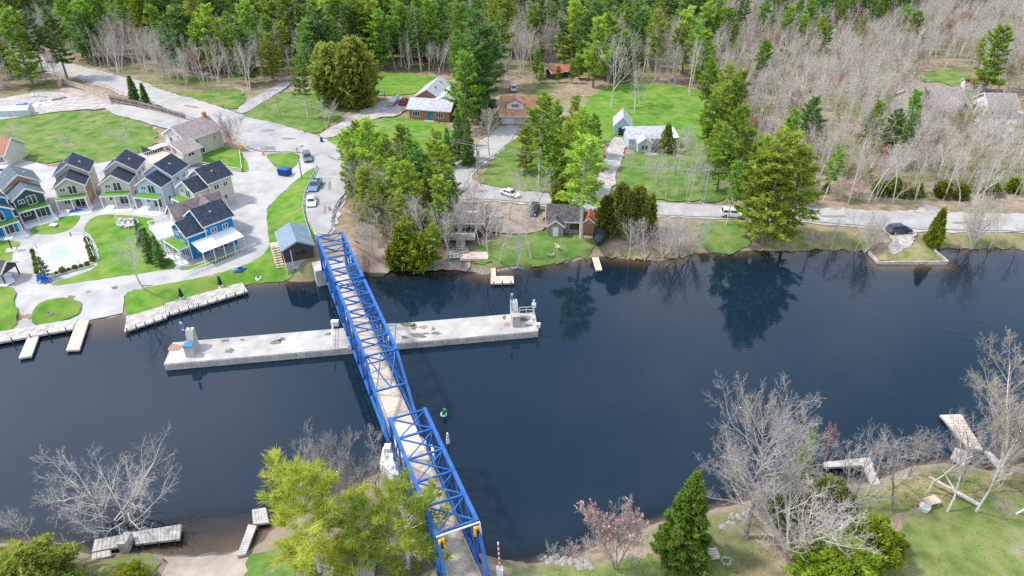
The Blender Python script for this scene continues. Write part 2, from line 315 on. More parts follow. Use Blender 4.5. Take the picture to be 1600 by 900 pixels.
# ------------------------------------------------------------------ ground, river
def axis(a, b, st, lo, hi):
    v = list(np.arange(a, b, st)); d = st; x = v[-1]
    while x < hi: d *= 1.35; x += d; v.append(x)
    d = st; x = v[0]; r = []
    while x > lo: d *= 1.35; x -= d; r.append(x)
    return np.array(r[::-1]+v)
def ground():
    xs = axis(-125, 125, 1.15, -5000, 5000); ys = axis(26, 142, 1.0, -3000, 9000)
    X, Y = np.meshgrid(xs, ys); Z = H(X, Y)
    nx, ny = len(xs), len(ys); I = np.arange(nx*ny).reshape(ny, nx)
    a, b, c, d = I[:-1, :-1].ravel(), I[:-1, 1:].ravel(), I[1:, 1:].ravel(), I[1:, :-1].ravel()
    T = np.concatenate([np.stack([a, b, c], 1), np.stack([a, c, d], 1)])
    m = M('ground of leaf litter, bank soil and river bed', [(.19,.14,.1),(.27,.205,.15),(.34,.27,.21)], .6, .95, .8, 5, .1, coord='World', extra=((.12,.145,.045), .07, .44, .68))
    n = m.node_tree; pb = n.nodes['Principled BSDF']; src = pb.inputs['Base Color'].links[0].from_socket
    g = n.nodes.new('ShaderNodeNewGeometry'); sp = n.nodes.new('ShaderNodeSeparateXYZ'); n.links.new(g.outputs['Position'], sp.inputs[0])
    r = n.nodes.new('ShaderNodeValToRGB'); mr = n.nodes.new('ShaderNodeMapRange')
    mr.inputs['From Min'].default_value = -3; mr.inputs['From Max'].default_value = .5
    n.links.new(sp.outputs['Z'], mr.inputs['Value']); n.links.new(mr.outputs['Result'], r.inputs['Fac'])
    E = r.color_ramp.elements                                   # water's scattered light painted navy on the deep bed, peaty shallows, sandy edge
    E[0].position = .2; E[0].color = (.004,.019,.044,1); E[1].position = .88; E[1].color = (.24,.19,.15,1)
    for p, c in ((.45,(.006,.019,.034)), (.62,(.075,.05,.03)), (.76,(.18,.105,.052))):
        e = E.new(p); e.color = (*c, 1)
    mm = n.nodes.new('ShaderNodeMapRange'); mm.inputs['From Min'].default_value = .1; mm.inputs['From Max'].default_value = .5
    n.links.new(sp.outputs['Z'], mm.inputs['Value'])
    mx = n.nodes.new('ShaderNodeMix'); mx.data_type = 'RGBA'; n.links.new(mm.outputs['Result'], mx.inputs['Factor'])
    n.links.new(r.outputs['Color'], mx.inputs['A']); n.links.new(src, mx.inputs['B']); n.links.new(mx.outputs['Result'], pb.inputs['Base Color'])
    tag(link('ground', mesh_np('ground', np.stack([X, Y, Z], 2).reshape(-1, 3), T, [m], smooth=True)), kind='structure')
    wm = bpy.data.materials.new('river water'); wm.use_nodes = True; n = wm.node_tree; n.nodes.clear()
    fr = n.nodes.new('ShaderNodeFresnel'); fr.inputs['IOR'].default_value = 1.43
    tr = n.nodes.new('ShaderNodeBsdfTransparent'); tr.inputs['Color'].default_value = (.78, .80, .76, 1)
    bd = n.nodes.new('ShaderNodeBsdfDiffuse'); bd.inputs['Color'].default_value = (.0055, .0165, .030, 1)     # peaty, turbid body of the deep water
    gl = n.nodes.new('ShaderNodeBsdfGlossy'); gl.inputs['Roughness'].default_value = .035
    at_ = n.nodes.new('ShaderNodeAttribute'); at_.attribute_name = 'depth'
    mu_ = n.nodes.new('ShaderNodeMath'); mu_.operation = 'MULTIPLY'; mu_.inputs[1].default_value = -1.0; n.links.new(at_.outputs['Fac'], mu_.inputs[0])
    ex = n.nodes.new('ShaderNodeMath'); ex.operation = 'EXPONENT'; n.links.new(mu_.outputs[0], ex.inputs[0])
    m0 = n.nodes.new('ShaderNodeMixShader'); n.links.new(ex.outputs[0], m0.inputs[0]); n.links.new(bd.outputs[0], m0.inputs[1]); n.links.new(tr.outputs[0], m0.inputs[2])
    mx = n.nodes.new('ShaderNodeMixShader'); o = n.nodes.new('ShaderNodeOutputMaterial')
    g = n.nodes.new('ShaderNodeNewGeometry'); mp = n.nodes.new('ShaderNodeMapping'); mp.inputs['Scale'].default_value = (.5, 1.1, 1)
    mp.inputs['Rotation'].default_value = (0, 0, .25)
    n.links.new(g.outputs['Position'], mp.inputs['Vector'])
    nz = n.nodes.new('ShaderNodeTexNoise'); nz.inputs['Scale'].default_value = 1.1; nz.inputs['Detail'].default_value = 4; nz.inputs['Distortion'].default_value = .6
    n.links.new(mp.outputs['Vector'], nz.inputs['Vector'])
    n2 = n.nodes.new('ShaderNodeTexNoise'); n2.inputs['Scale'].default_value = .05; n2.inputs['Detail'].default_value = 3; n.links.new(g.outputs['Position'], n2.inputs['Vector'])
    mu = n.nodes.new('ShaderNodeMath'); mu.operation = 'MULTIPLY'; n.links.new(nz.outputs['Fac'], mu.inputs[0]); n.links.new(n2.outputs['Fac'], mu.inputs[1])
    bp = n.nodes.new('ShaderNodeBump'); bp.inputs['Strength'].default_value = .12; bp.inputs['Distance'].default_value = .14
    n.links.new(mu.outputs[0], bp.inputs['Height'])
    n.links.new(bp.outputs['Normal'], gl.inputs['Normal']); n.links.new(bp.outputs['Normal'], fr.inputs['Normal'])
    n.links.new(fr.outputs[0], mx.inputs[0]); n.links.new(m0.outputs[0], mx.inputs[1]); n.links.new(gl.outputs[0], mx.inputs[2]); n.links.new(mx.outputs[0], o.inputs[0])
    f_ = Z.ravel(); keep = (f_[T] < .35).any(1); ids, inv = np.unique(T[keep], return_inverse=True)
    P3 = np.stack([X.ravel()[ids], Y.ravel()[ids], np.zeros(len(ids))], 1); me = mesh_np('water', P3, inv.reshape(-1, 3), [wm], smooth=True)
    a = me.attributes.new('depth', 'FLOAT', 'POINT'); a.data.foreach_set('value', np.maximum(0, -f_[ids]).astype(np.float32))
    tag(link('water', me), kind='structure')
ground()
def chaikin(P, k):
    for _ in range(k):
        Q = []
        for i in range(len(P)):
            a, b = P[i], P[(i+1) % len(P)]
            Q += [(a[0]*.75+b[0]*.25, a[1]*.75+b[1]*.25), (a[0]*.25+b[0]*.75, a[1]*.25+b[1]*.75)]
        P = Q
    return P
def drape(P, res, dz, jit=.12):
    Q = []
    for i in range(len(P)):
        a = np.array(P[i]); b = np.array(P[(i+1) % len(P)]); n = max(1, int(np.hypot(*(b-a))/max(res*.7, .8)))
        for k in range(n): Q.append(a+(b-a)*k/n+(RG.normal(0, jit, 2) if k else 0))
    Q = np.array(Q); x0, y0 = Q.min(0); x1, y1 = Q.max(0)
    gx, gy = np.meshgrid(np.arange(x0, x1, res), np.arange(y0, y1, res)); gx = gx.ravel(); gy = gy.ravel()
    k = inside(gx, gy, Q); gx, gy = gx[k], gy[k]
    if len(gx):
        d = np.full(gx.shape, 1e9)
        for i in range(len(Q)): d = np.minimum(d, segd(gx, gy, Q[i], Q[(i+1) % len(Q)])[0])
        gx, gy = gx[d > res*.35], gy[d > res*.35]
    pts = [Vector(q) for q in Q]+[Vector((a, b)) for a, b in zip(gx, gy)]
    n = len(Q)
    r = geometry.delaunay_2d_cdt(pts, [(i, (i+1) % n) for i in range(n)], [], 1, 1e-4)
    V = np.array([(v.x, v.y) for v in r[0]]); Z = H(V[:, 0], V[:, 1])+dz
    return np.column_stack([V, Z]), np.array([f for f in r[2] if len(f) == 3])
def sheet(name, px, mat, dz, res=2.2, smooth=1, jit=.12, kind='structure', world=None):
    P = world or [tuple(W(*p)[:2]) for p in px]
    P = chaikin(P, smooth); my = np.mean([p[1] for p in P])
    if my < 110: res = min(res, 1.1)
    if my < 68: dz = dz*.18+.03
    V, T = drape(P, res, dz, jit)
    o = link(name, mesh_np(name, V, T, [MT[mat]], smooth=True))
    return tag(o, kind=kind)
ROADS = dict(
 main=[(-160,45),(-60,70),(40,86),(95,97),(180,120),(215,127),(270,148),(330,163),(372,182),(430,193),(485,211),(530,230),(560,243),(620,262),(690,268),(690,288),(620,288),(552,272),(538,305),(521,335),(517,368),(496,368),(478,345),(475,320),(482,295),(492,275),(495,258),(480,240),(440,238),(395,238),(370,215),(330,195),(280,178),(215,155),(160,132),(90,115),(30,102),(-60,92),(-160,75)],
 lake=[(690,268),(705,262),(735,238),(765,213),(792,196),(815,198),(797,222),(770,245),(740,265),(730,279),(745,288),(790,298),(860,305),(950,312),(1084,322),(1240,327),(1430,334),(1600,338),(1900,347),(1900,376),(1600,362),(1430,360),(1290,350),(1236,343),(1084,340),(950,333),(860,322),(810,316),(740,312),(705,305),(680,290)])
def grow(px, r):
    P = [np.array(W(*p)[:2]) for p in px]; A = sum(P[i][0]*P[i-1][1]-P[i-1][0]*P[i][1] for i in range(len(P))); sg = 1 if A > 0 else -1; out = []
    for i in range(len(P)):
        d = P[(i+1) % len(P)]-P[i-1]; d /= np.linalg.norm(d)+1e-9; out.append(tuple(P[i]+np.array([-d[1], d[0]])*r*sg))
    return out
sheet('road_shoulder', None, 'gravel', .10, 1.8, world=grow(ROADS['main'], .8), jit=.3)
sheet('road_shoulder', None, 'gravel', .12, 1.8, world=grow(ROADS['lake'], .7), jit=.3)
sheet('road', ROADS['main'], 'asphalt', .25, 1.6)
sheet('road', ROADS['lake'], 'asphalt', .24)
PAVED = [(380,238),(414,238),(465,240),(495,255),(497,258),(457,287),(421,322),(417,340),(421,372),(420,388),(400,409),(375,420),(325,435),(250,447),(200,457),(194,464),(192,490),(165,496),(142,499),(112,511),(60,521),(0,530),(-110,548),(-130,300),(0,268),(30,248),(85,262),(150,255),(215,235),(280,262),(330,262),(372,245)]
sheet('courtyard_paving', PAVED, 'paving', .13, 1.7, 0)
LAWNS = [
 ('lawn', [(130,360),(142,342),(160,336),(200,337),(240,343),(243,348),(236,356),(247,378),(264,402),(280,420),(250,424),(160,437),(83,448),(80,443),(120,432),(150,420),(156,405),(150,382),(140,367)], 'lawn'),
 ('lawn', [(41,365),(62,350),(85,343),(118,337),(128,339),(117,355),(100,364),(75,368)], 'lawn'),
 ('lawn', [(-60,380),(0,377),(20,377),(36,381),(19,395),(20,420),(0,424),(-60,430)], 'lawn'),
 ('lawn', [(-110,452),(0,450),(27,452),(21,480),(31,484),(22,508),(-40,518),(-110,524)], 'lawn'),
 ('lawn', [(46,505),(54,485),(68,473),(92,468),(124,469),(129,477),(122,497)], 'lawn'),
 ('lawn', [(197,490),(194,462),(205,456),(330,433),(400,409),(421,388),(421,372),(417,340),(421,322),(457,287),(496,259),(493,272),(482,290),(475,315),(477,345),(492,366),(489,400),(482,425),(455,435),(400,441),(386,446),(300,476),(206,510)], 'lawn'),
 ('lawn', [(278,421),(330,408),(375,391),(357,405),(320,417),(285,424)], 'lawn'),
 ('lawn', [(297,247),(350,229),(374,235),(381,244),(390,264),(386,271),(345,264),(305,256)], 'lawn'),
 ('lawn', [(415,243),(428,240),(470,240),(465,256),(452,273),(440,268),(424,257)], 'lawn'),
 ('lawn', [(-200,215),(-60,195),(20,185),(100,174),(160,174),(205,187),(250,203),(235,235),(205,247),(150,256),(110,250),(60,258),(30,247),(0,240),(-100,245),(-200,270)], 'rough_lawn'),
 ('lawn', [(207,128),(228,131),(285,149),(330,142),(372,137),(388,158),(368,174),(330,163),(270,147)], 'rough_lawn'),
 ('lawn', [(374,180),(400,160),(430,148),(470,140),(540,158),(545,172),(520,192),(497,212),(450,198),(400,189)], 'rough_lawn'),
 ('lawn', [(506,217),(535,203),(600,183),(692,188),(712,215),(715,245),(640,262),(580,255),(540,234)], 'lawn'),
 ('lawn', [(560,112),(640,116),(705,124),(705,140),(600,152),(570,145)], 'lawn'),
 ('lawn', [(742,286),(772,246),(800,221),(830,203),(950,213),(936,260),(926,305),(860,303),(790,296)], 'rough_lawn'),
 ('lawn', [(900,200),(915,160),(938,140),(965,131),(1040,133),(1090,140),(1128,168),(1130,225),(1085,245),(1060,240),(985,228),(945,220),(910,225)], 'lawn'),
 ('lawn', [(975,232),(1060,240),(1055,290),(1000,306),(958,306)], 'rough_lawn'),
 ('lawn', [(728,396),(790,372),(850,362),(920,370),(926,396),(880,404),(800,412),(740,412)], 'rough_lawn'),
 ('lawn', [(1088,344),(1180,348),(1172,384),(1092,389)], 'rough_lawn'),
 ('lawn', [(1088,290),(1138,290),(1132,317),(1088,316)], 'rough_lawn'),
 ('lawn', [(1436,120),(1465,109),(1500,113),(1530,130),(1532,172),(1512,172),(1500,140),(1470,128),(1440,130)], 'rough_lawn'),
 ('lawn', [(740,960),(790,893),(850,887),(960,880),(1030,858),(1115,846),(1160,872),(1150,960)], 'near_lawn'),
 ('lawn', [(1360,980),(1385,870),(1420,810),(1470,778),(1600,768),(1760,770),(1800,980)], 'near_lawn'),
 ('lawn', [(110,980),(150,885),(190,868),(240,866),(256,885),(240,980)], 'near_lawn'),
 ('lawn', [(372,980),(372,880),(398,862),(440,862),(470,900),(470,980)], 'rough_lawn'),
 ('lawn', [(1000,300),(1058,242),(1128,236),(1120,290),(1098,316),(1030,316)], 'rough_lawn'),
 ('grass_bank', [(1186,352),(1290,353),(1368,366),(1372,388),(1335,386),(1230,389),(1188,388)], 'dry_grass'),
 ('grass_bank', [(1455,388),(1440,366),(1600,368),(1800,374),(1800,388),(1600,386)], 'dry_grass'),
 ('grass_bank', [(1368,398),(1425,390),(1432,368),(1450,372),(1458,392),(1474,411),(1376,411)], 'dry_grass'),
 ('grass_bank', [(926,392),(960,388),(1040,392),(1090,386),(1090,395),(1030,404),(950,399)], 'dry_grass'),
]
for i, (n_, p_, m_) in enumerate(LAWNS): sheet(n_, p_, m_, .165+.002*i+(.2 if i in (3, 4) else 0), 1.8, 1, .12 if m_ == 'lawn' and i < 9 else .42)
PATHS = [
 ('driveway', [(366,174),(400,151),(448,127),(457,133),(415,158),(381,181)], 'asphalt'),
 ('driveway', [(495,213),(520,199),(585,163),(625,150),(642,165),(622,184),(588,184),(545,204),(513,219)], 'gravel'),
 ('driveway', [(955,214),(978,218),(972,250),(958,295),(942,314),(926,313),(940,265)], 'gravel'),
 ('driveway', [(1376,360),(1430,356),(1428,383),(1402,397),(1384,396),(1394,378)], 'gravel'),
 ('driveway', [(1425,336),(1440,322),(1462,324),(1490,336)], 'gravel'),
 ('driveway', [(1515,180),(1600,172),(1720,190),(1720,240),(1600,232),(1530,205)], 'gravel'),
 ('parking_pad', [(752,362),(768,338),(800,322),(852,326),(856,360),(820,368),(785,366)], 'dirt'),
 ('patio_ground', [(-40,168),(20,150),(95,143),(165,152),(178,164),(165,173),(100,174),(20,186),(-40,196)], 'gravel'),
 ('sand_patch', [(92,146),(100,136),(150,146),(172,156),(160,160),(120,152)], 'sand'),
 ('side_lane', [(168,163),(215,168),(292,187),(330,198),(300,205),(262,204),(214,189),(165,176)], 'asphalt'),
 ('dirt_bank', [(560,335),(600,330),(700,350),(735,400),(735,418),(620,416),(575,415),(555,380)], 'dirt'),
 ('beach', [(250,980),(252,874),(262,866),(330,868),(385,857),(394,870),(372,980)], 'sand'),
 ('leaf_litter', [(1105,842),(1140,812),(1240,800),(1300,830),(1400,800),(1410,850),(1375,905),(1380,990),(1130,990),(1160,880)], 'litter'),
 ('leaf_litter', [(1275,790),(1340,765),(1430,742),(1545,748),(1600,740),(1700,735),(1700,760),(1600,764),(1480,772),(1400,806),(1300,830)], 'dry_grass'),
 ('pool_terrace', [(52,398),(56,391),(68,384),(112,371),(134,371),(143,385),(150,408),(100,425),(72,432),(66,436),(60,425)], 'white'),
 ('fire_pit_pad', [(181,351),(184,346),(200,343),(216,344),(219,350),(210,356),(193,358),(184,356)], 'paving'),
 ('white_pad', [(-40,424),(17,424),(28,449),(-40,453)], 'white'),
]
for i, (n_, p_, m_) in enumerate(PATHS): sheet(n_, p_, m_, .28+.002*i, 2.0, 1, .1 if m_ in ('white', 'paving', 'asphalt') else .3)

for k, (x, y, a, b, r) in enumerate(((450,218,14,1.6,0),(522,250,5,5,.3),(420,205,10,1.5,0),(515,292,3,8,0),(1300,340,22,1.8,0),(1180,332,12,1.6,0),(1510,350,26,2,0),(905,318,12,1.5,0),(300,168,12,2,.3),(400,228,9,2,0),(508,330,2.2,7,0),(395,318,7,1.6,0),(380,360,4,3,0),(230,446,11,1.6,0),(130,325,9,1.5,0))):
    pts = [(x+a*math.cos(t)*random.uniform(.7, 1.2)+r*b*math.sin(t)*6, y+b*math.sin(t)*random.uniform(.7, 1.2)+r*a*.4*math.cos(t)) for t in np.arange(0, 6.28, .55)]
    sheet('road_patch', pts, 'patch' if k < 12 else 'gravel', .262+.002*k if k not in (9, 11, 12, 13, 14) else .16+.002*k, 2.0, 1, .1)
# ------------------------------------------------------------------ bridge: three truss spans
ZB, ZT, HQ = 2.75, 8.85, 1.92
def span(label, nodes, end_far, end_near, deck, group='blue truss bridge spans'):
    """nodes: stations of the upper chord; an end is 'post' or the station where the sloping end post meets the lower chord"""
    mid = BP((nodes[0]+nodes[-1])/2, 0, 0)
    t = thing('bridge_span', label, 'bridge', mid, 0, group)
    L = lambda p, q, z: tuple(np.array(BP(p, q, z))-np.array(mid))
    p0 = nodes[0] if end_far == 'post' else end_far; p1 = nodes[-1] if end_near == 'post' else end_near
    B = lambda n, a, b, w_, h_, up=(0, 0, 1): MB().beam(L(*a), L(*b), w_, h_, up).build(n, 'bridge', t)
    for s in (-1, 1):
        q = s*HQ
        B('top_chord', (nodes[0]-.17, q, ZT), (nodes[-1]+.17, q, ZT), .36, .32)
        B('bottom_chord', (p0-.12, q, ZB), (p1+.12, q, ZB), .33, .38)
        for i, p in enumerate(nodes):
            end = (i == 0 and end_far == 'post') or (i == len(nodes)-1 and end_near == 'post')
            w_ = .3 if end else .18
            B('post', (p, q, ZB+.2), (p, q, ZT-.17), w_, w_)
        if end_far != 'post': B('end_post', (nodes[0], q, ZT-.1), (end_far, q, ZB+.1), .3, .3)
        if end_near != 'post': B('end_post', (nodes[-1], q, ZT-.1), (end_near, q, ZB+.1), .3, .3)
        for i in range(len(nodes)-1):
            a, b = (ZT-.15, ZB+.15) if i >= (len(nodes)-1)/2 else (ZB+.15, ZT-.15)
            B('diagonal', (nodes[i]+.1, q, a), (nodes[i+1]-.1, q, b), .16, .13)
            B('counter_rod', (nodes[i]+.1, q+.09*s, b), (nodes[i+1]-.1, q+.09*s, a), .07, .07)
        for k, z in enumerate((3.55, 3.95)):
            q2 = s*(HQ-.26)
            B('rail', (p0+.1, q2, z), (p1-.1, q2, z), .07, .1)
        m = MB(); n_ = int((p1-p0)/1.6)
        for i in range(n_+1):
            p = p0+.15+(p1-p0-.3)*i/n_; m.beam(L(p, s*(HQ-.26), 3.02), L(p, s*(HQ-.26), 3.9), .06, .06)
        m.build('rail_posts', 'bridge', t)['kind'] = 'stuff'
        for i, p in enumerate(nodes):                              # gusset plates at the panel points
            for z in (ZB+.25, ZT-.25):
                a = L(p-.3, q+s*.19, z-.25); b = L(p+.3, q+s*.19, z-.25); c = L(p+.3, q+s*.19, z+.25); d = L(p-.3, q+s*.19, z+.25)
                o_ = np.array(L(0, s*.03, 0))-np.array(L(0, 0, 0)); m2 = MB()
                m2.add([a, b, c, d]+[tuple(np.array(v)+o_) for v in (a, b, c, d)], MB.BF); m2.build('gusset_plate', 'bridge', t)
    for i, p in enumerate(nodes):
        B('strut', (p, -HQ+.18, ZT), (p, HQ-.18, ZT), .18, .17)
        if deck != 'planks': B('sway_strut', (p, -HQ+.14, ZT-1.15), (p, HQ-.14, ZT-1.15), .13, .13)
        if deck != 'planks':
            B('sway_brace', (p, -HQ+.15, ZT-.08), (p, 0, ZT-1.1), .1, .1); B('sway_brace', (p, HQ-.15, ZT-.08), (p, 0, ZT-1.1), .1, .1)
        if i < len(nodes)-1:
            B('lateral_brace', (p+.1, -HQ+.15, ZT+.02), (nodes[i+1]-.1, HQ-.15, ZT+.02), .13, .13)
            if deck == 'planks': B('lateral_brace', (p+.1, HQ-.15, ZT-.1), (nodes[i+1]-.1, -HQ+.15, ZT-.1), .11, .09)
    for a, b in ((nodes[0], end_far), (nodes[-1], end_near)):
        if b == 'post' or deck == 'planks': continue
        pm, zm = a+(b-a)*.42, ZT+(ZB-ZT)*.42                      # portal bracing on the sloping end posts
        B('portal_strut', (pm, -HQ+.18, zm), (pm, HQ-.18, zm), .18, .18)
        for s in (-1, 1):
            B('portal_brace', (a, s*(HQ-.2), ZT-.1), (pm, 0, zm), .11, .11); B('portal_brace', (a, 0, ZT-.1), (pm, s*(HQ-.2), zm), .11, .11)
    p = p0+.3
    while p < p1:
        B('floor_beam', (p, -HQ+.18, ZB-.1), (p, HQ-.18, ZB-.1), .2, .35); p += 3.1
    for q in (-1.1, 0, 1.1): B('stringer', (p0, q, ZB+.09), (p1, q, ZB+.09), .16, .2)
    zt = 3.02
    if deck == 'planks':
        m = MB(); q = -1.55; k = 0
        while q < 1.55:
            w_ = .215; st = -(k*1.37 % 3.1)
            while p0+st < p1:
                a, b = max(p0, p0+st), min(p1, p0+st+3.1-.02)
                if b > a+.05:
                    dz = random.uniform(-.012, .012)
                    m.beam(L(a, q+w_/2, zt-.05+dz), L(b, q+w_/2, zt-.05+dz), w_-.018, .09)
                st += 3.1
            q += w_; k += 1
        m.build('planks', 'plank', t)['kind'] = 'stuff'
    else:
        n_ = max(1, round((p1-p0)/2.6))
        for i in range(n_):
            a, b = p0+(p1-p0)*i/n_, p0+(p1-p0)*(i+1)/n_-.03
            m = MB().beam(L(a, 0, zt-.06+random.uniform(-.006, .006)), L(b, 0, zt-.06), 3.1, .1)
            m.build('deck_panel', 'deckplate', t)
    for s in (-1, 1):
        MB().beam(L(p0, s*1.48, zt+.09), L(p1, s*1.48, zt+.09), .14, .16).build('wheel_guard', 'plank', t)
    return t
span('blue fixed truss span landing on the far bank beside the dark control house', [0, 3.6, 7.2, 10.8, 14.4], 'post', 'post', 'plates')
span('blue swing span of the truss bridge turning on the long concrete pier', [15.6, 19.0, 22.4, 25.8, 29.2, 32.6], 'post', 41.2, 'plates')
span('blue near truss span with wooden planks crossing towards the yellow pines', [44.2, 47.35, 50.5, 53.65, 56.8, 60.0], 'post', 63.6, 'planks')
m = MB()                                                          # plates that close the joints between the spans
for a, b in ((14.4, 15.6), (41.2, 44.2)):
    m.beam(BP(a+.02, 0, 2.93), BP(b-.02, 0, 2.93), 3.1, .12)
tag(m.build('bridge_deck_joint', 'deckplate'), 'tan deck plates closing the joints between the blue bridge spans', 'deck plate')
for p_, nm in ((-1.6, 'far'), (65.3, 'near')):
    a = BP(p_, 0, 0)
    m = MB(); m.beam(BP(p_-1.6, 0, .6), BP(p_+1.6, 0, .6), 6.4, 4.6)
    tag(m.build('abutment', 'concrete'), 'concrete abutment under the bridge on the %s' % ('bank by the dark control house' if nm == 'far' else 'wooded bank below the planked span'), 'abutment', 'bridge abutments')

# ------------------------------------------------------------------ long concrete pier
ZP = 1.1
pc = [G(256, 569, ZP), G(841, 517, ZP), G(835.5, 487.5, ZP), G(270, 535, ZP)]
cen = sum(pc)/4
pier = thing('concrete_pier', 'long pale concrete swing pier in the river under the blue bridge', 'pier', (cen[0], cen[1], 0))
P_ = [tuple(c-cen) for c in pc]
MB().prism(P_, -.12, ZP).build('slab', 'concrete', pier)
MB().prism([(p[0]*.9, p[1]*.9) for p in P_], -3.2, -.14).build('footing', 'darkpole', pier)
def lerp4(u, v): return (pc[0]*(1-u)+pc[1]*u)*(1-v)+(pc[3]*(1-u)+pc[2]*u)*v
for u0, u1 in ((0.0, .452), (.472, .63), (.637, 1.0)):             # timber-faced edge, a step where the slab changes level
    a, b = lerp4(u0, 0)-cen, lerp4(u1, 0)-cen
    n_ = int((u1-u0)*52/1.15)
    for k in range(n_):
        c0, c1 = a+(b-a)*(k+.02)/n_, a+(b-a)*(k+.98)/n_
        MB().beam((*c0, ZP-.42), (*c1, ZP-.42), .16, .62).build('fender_board', 'pole' if k % 3 else 'concrete', pier)
a, b = lerp4(.475, .03)-cen, lerp4(.60, .03)-cen; c, d = lerp4(.60, .97)-cen, lerp4(.475, .97)-cen
MB().prism([tuple(a), tuple(b), tuple(c), tuple(d)], ZP+.01, ZP+.2).build('raised_slab', 'concrete', pier)
stain_m = M('damp moss and silt', [(.11,.095,.08),(.16,.14,.115),(.2,.17,.145)], 2.5, .95, .4, 8)
rust_m = M('rusty silt', [(.26,.15,.11),(.34,.22,.18)], 2.0, .95, .4, 8)
for (sx, sy, rx, ry, mm) in ((275,543,9,4,1),(432,534,7,3.5,0),(441,530,4,2.5,0),(360,548,5,3,0),(352,532,5,2,0),(378,531,3,1.6,0),(640,507,9,3,0),(646,511,4,4,0),(661,511,6,2.5,1),(668,521,3,1.6,0),(654,524,9,3.5,0),(633,527,5,2,0),(682,521,6,2,0),(677,514,2.5,2.5,0),(793,507,4,3,1),(788,496,2.4,3,0),(817,499,5,3.5,0),(827,508,5,1.4,0),(834,500,2,2.5,1),(513,522,4,2,0)):
    q0 = G(sx, sy, ZP)-cen; m = MB(); n_ = 14; pts = []
    for k in range(n_):
        th = 2*math.pi*k/n_; r_ = random.uniform(.55, 1.15)
        pts.append((q0[0]+math.cos(th)*rx*.15*r_, q0[1]+math.sin(th)*ry*.2*r_))
    hi_ = ZP+.012+(.2 if 560 < sx < 560 else 0)
    m.prism(pts, ZP-.02, hi_).build('moss_patch', rust_m if mm else stain_m, pier)
def pylon(bx, by, label, face):
    """white concrete marker: a tall back block, a lower front block and a mast with a slatted board"""
    b = G(bx, by, ZP); yaw = math.atan2(*(pc[1]-pc[0])[::-1])
    t = thing('navigation_pylon', label, 'navigation marker', (b[0], b[1], ZP), yaw, 'navigation pylons on the pier')
    MB().prism([(-.55,0),(.55,0),(.55,1.0),(-.55,1.0)], 0, [1.65,1.65,1.65,1.65]).build('front_block', 'concrete', t)
    MB().extr([(1.02,0),(3.0,0),(3.0,2.9),(2.2,2.9),(1.02,1.35)], 'x', -.5, .5).build('back_block', 'concrete', t)
    MB().box(-.6,-.06,1.66,.6,.95,1.82).build('cap', 'bluetarp' if face else 'concrete', t)
    MB().cyl((-.45,1.5,1.9),(-.45,1.5,4.6),.05).build('mast', 'darkpole', t)
    s_ = MB().box(-.62,1.44,3.5,-.28,1.5,4.9).build('board', 'white', t)
    MB().box(-.60,1.42,3.75,-.30,1.437,4.6).build('blue_panel', 'bluetarp', s_)
    MB().cyl((.1,2.5,2.9),(.1,2.5,3.25),.06).build('lamp_bracket', 'darkpole', t)
pylon(297.5, 558, 'white concrete pylon with blue cap and leaning board on the western pier end', True)
pylon(807, 511, 'white concrete pylon with a tall mast beside the railing on the eastern pier end', False)
t = thing('pier_railing', 'white two-rail guard railing on the far eastern edge of the pier', 'railing', (*lerp4(.97, .96), ZP))
ra, rb = G(812, 489, ZP)-lerp4(.97, .96), G(833, 488, ZP)-lerp4(.97, .96)
for z in (.5, 1.0): MB().beam((*ra, z), (*rb, z), .06, .06).build('rail', 'white', t)
for k in range(3): q = ra+(rb-ra)*k/2; MB().cyl((*q, 0), (*q, 1.03), .045).build('post', 'white', t)
for (px_, py_, h_, lab) in ((834,490,2.2,'white lamp post at the far eastern corner of the concrete pier'),(841,515,.9,'short white lamp bollard at the near eastern corner of the pier')):
    q = G(px_, py_, ZP); t = thing('pier_lamp', lab, 'lamp post', (*q, ZP))
    MB().cyl((0,0,0),(0,0,h_),.09).build('post', 'white', t); MB().box(-.3,-.25,h_*.55,.3,.25,h_*.55+.6).build('box', 'white', t)
    MB().cyl((0,0,h_),(0,0,h_+.3),.16,.1).build('lamp_head', 'white', t)
q0, q1 = G(521, 513, ZP), G(519, 551, ZP)
t = thing('pier_gate', 'white gate frame standing across the pier west of the bridge', 'gate', (*q1, ZP))
d_ = q0-q1
for k in (0, .5, 1): MB().cyl((*(d_*k), 0), (*(d_*k), 1.15), .06).build('post', 'white', t)
for z in (.55, 1.1): MB().beam((0,0,z), (*d_, z), .06, .07).build('rail', 'white', t)
q = G(524, 508, ZP); MB().box(-.5,-.3,0,.5,.3,.9)
tag(MB().box(q[0]-.55,q[1]-.35,ZP,q[0]+.55,q[1]+.35,ZP+.8).build('pier_cabinet', 'white'), 'white control cabinet on the pier beside the gate frame', 'cabinet')

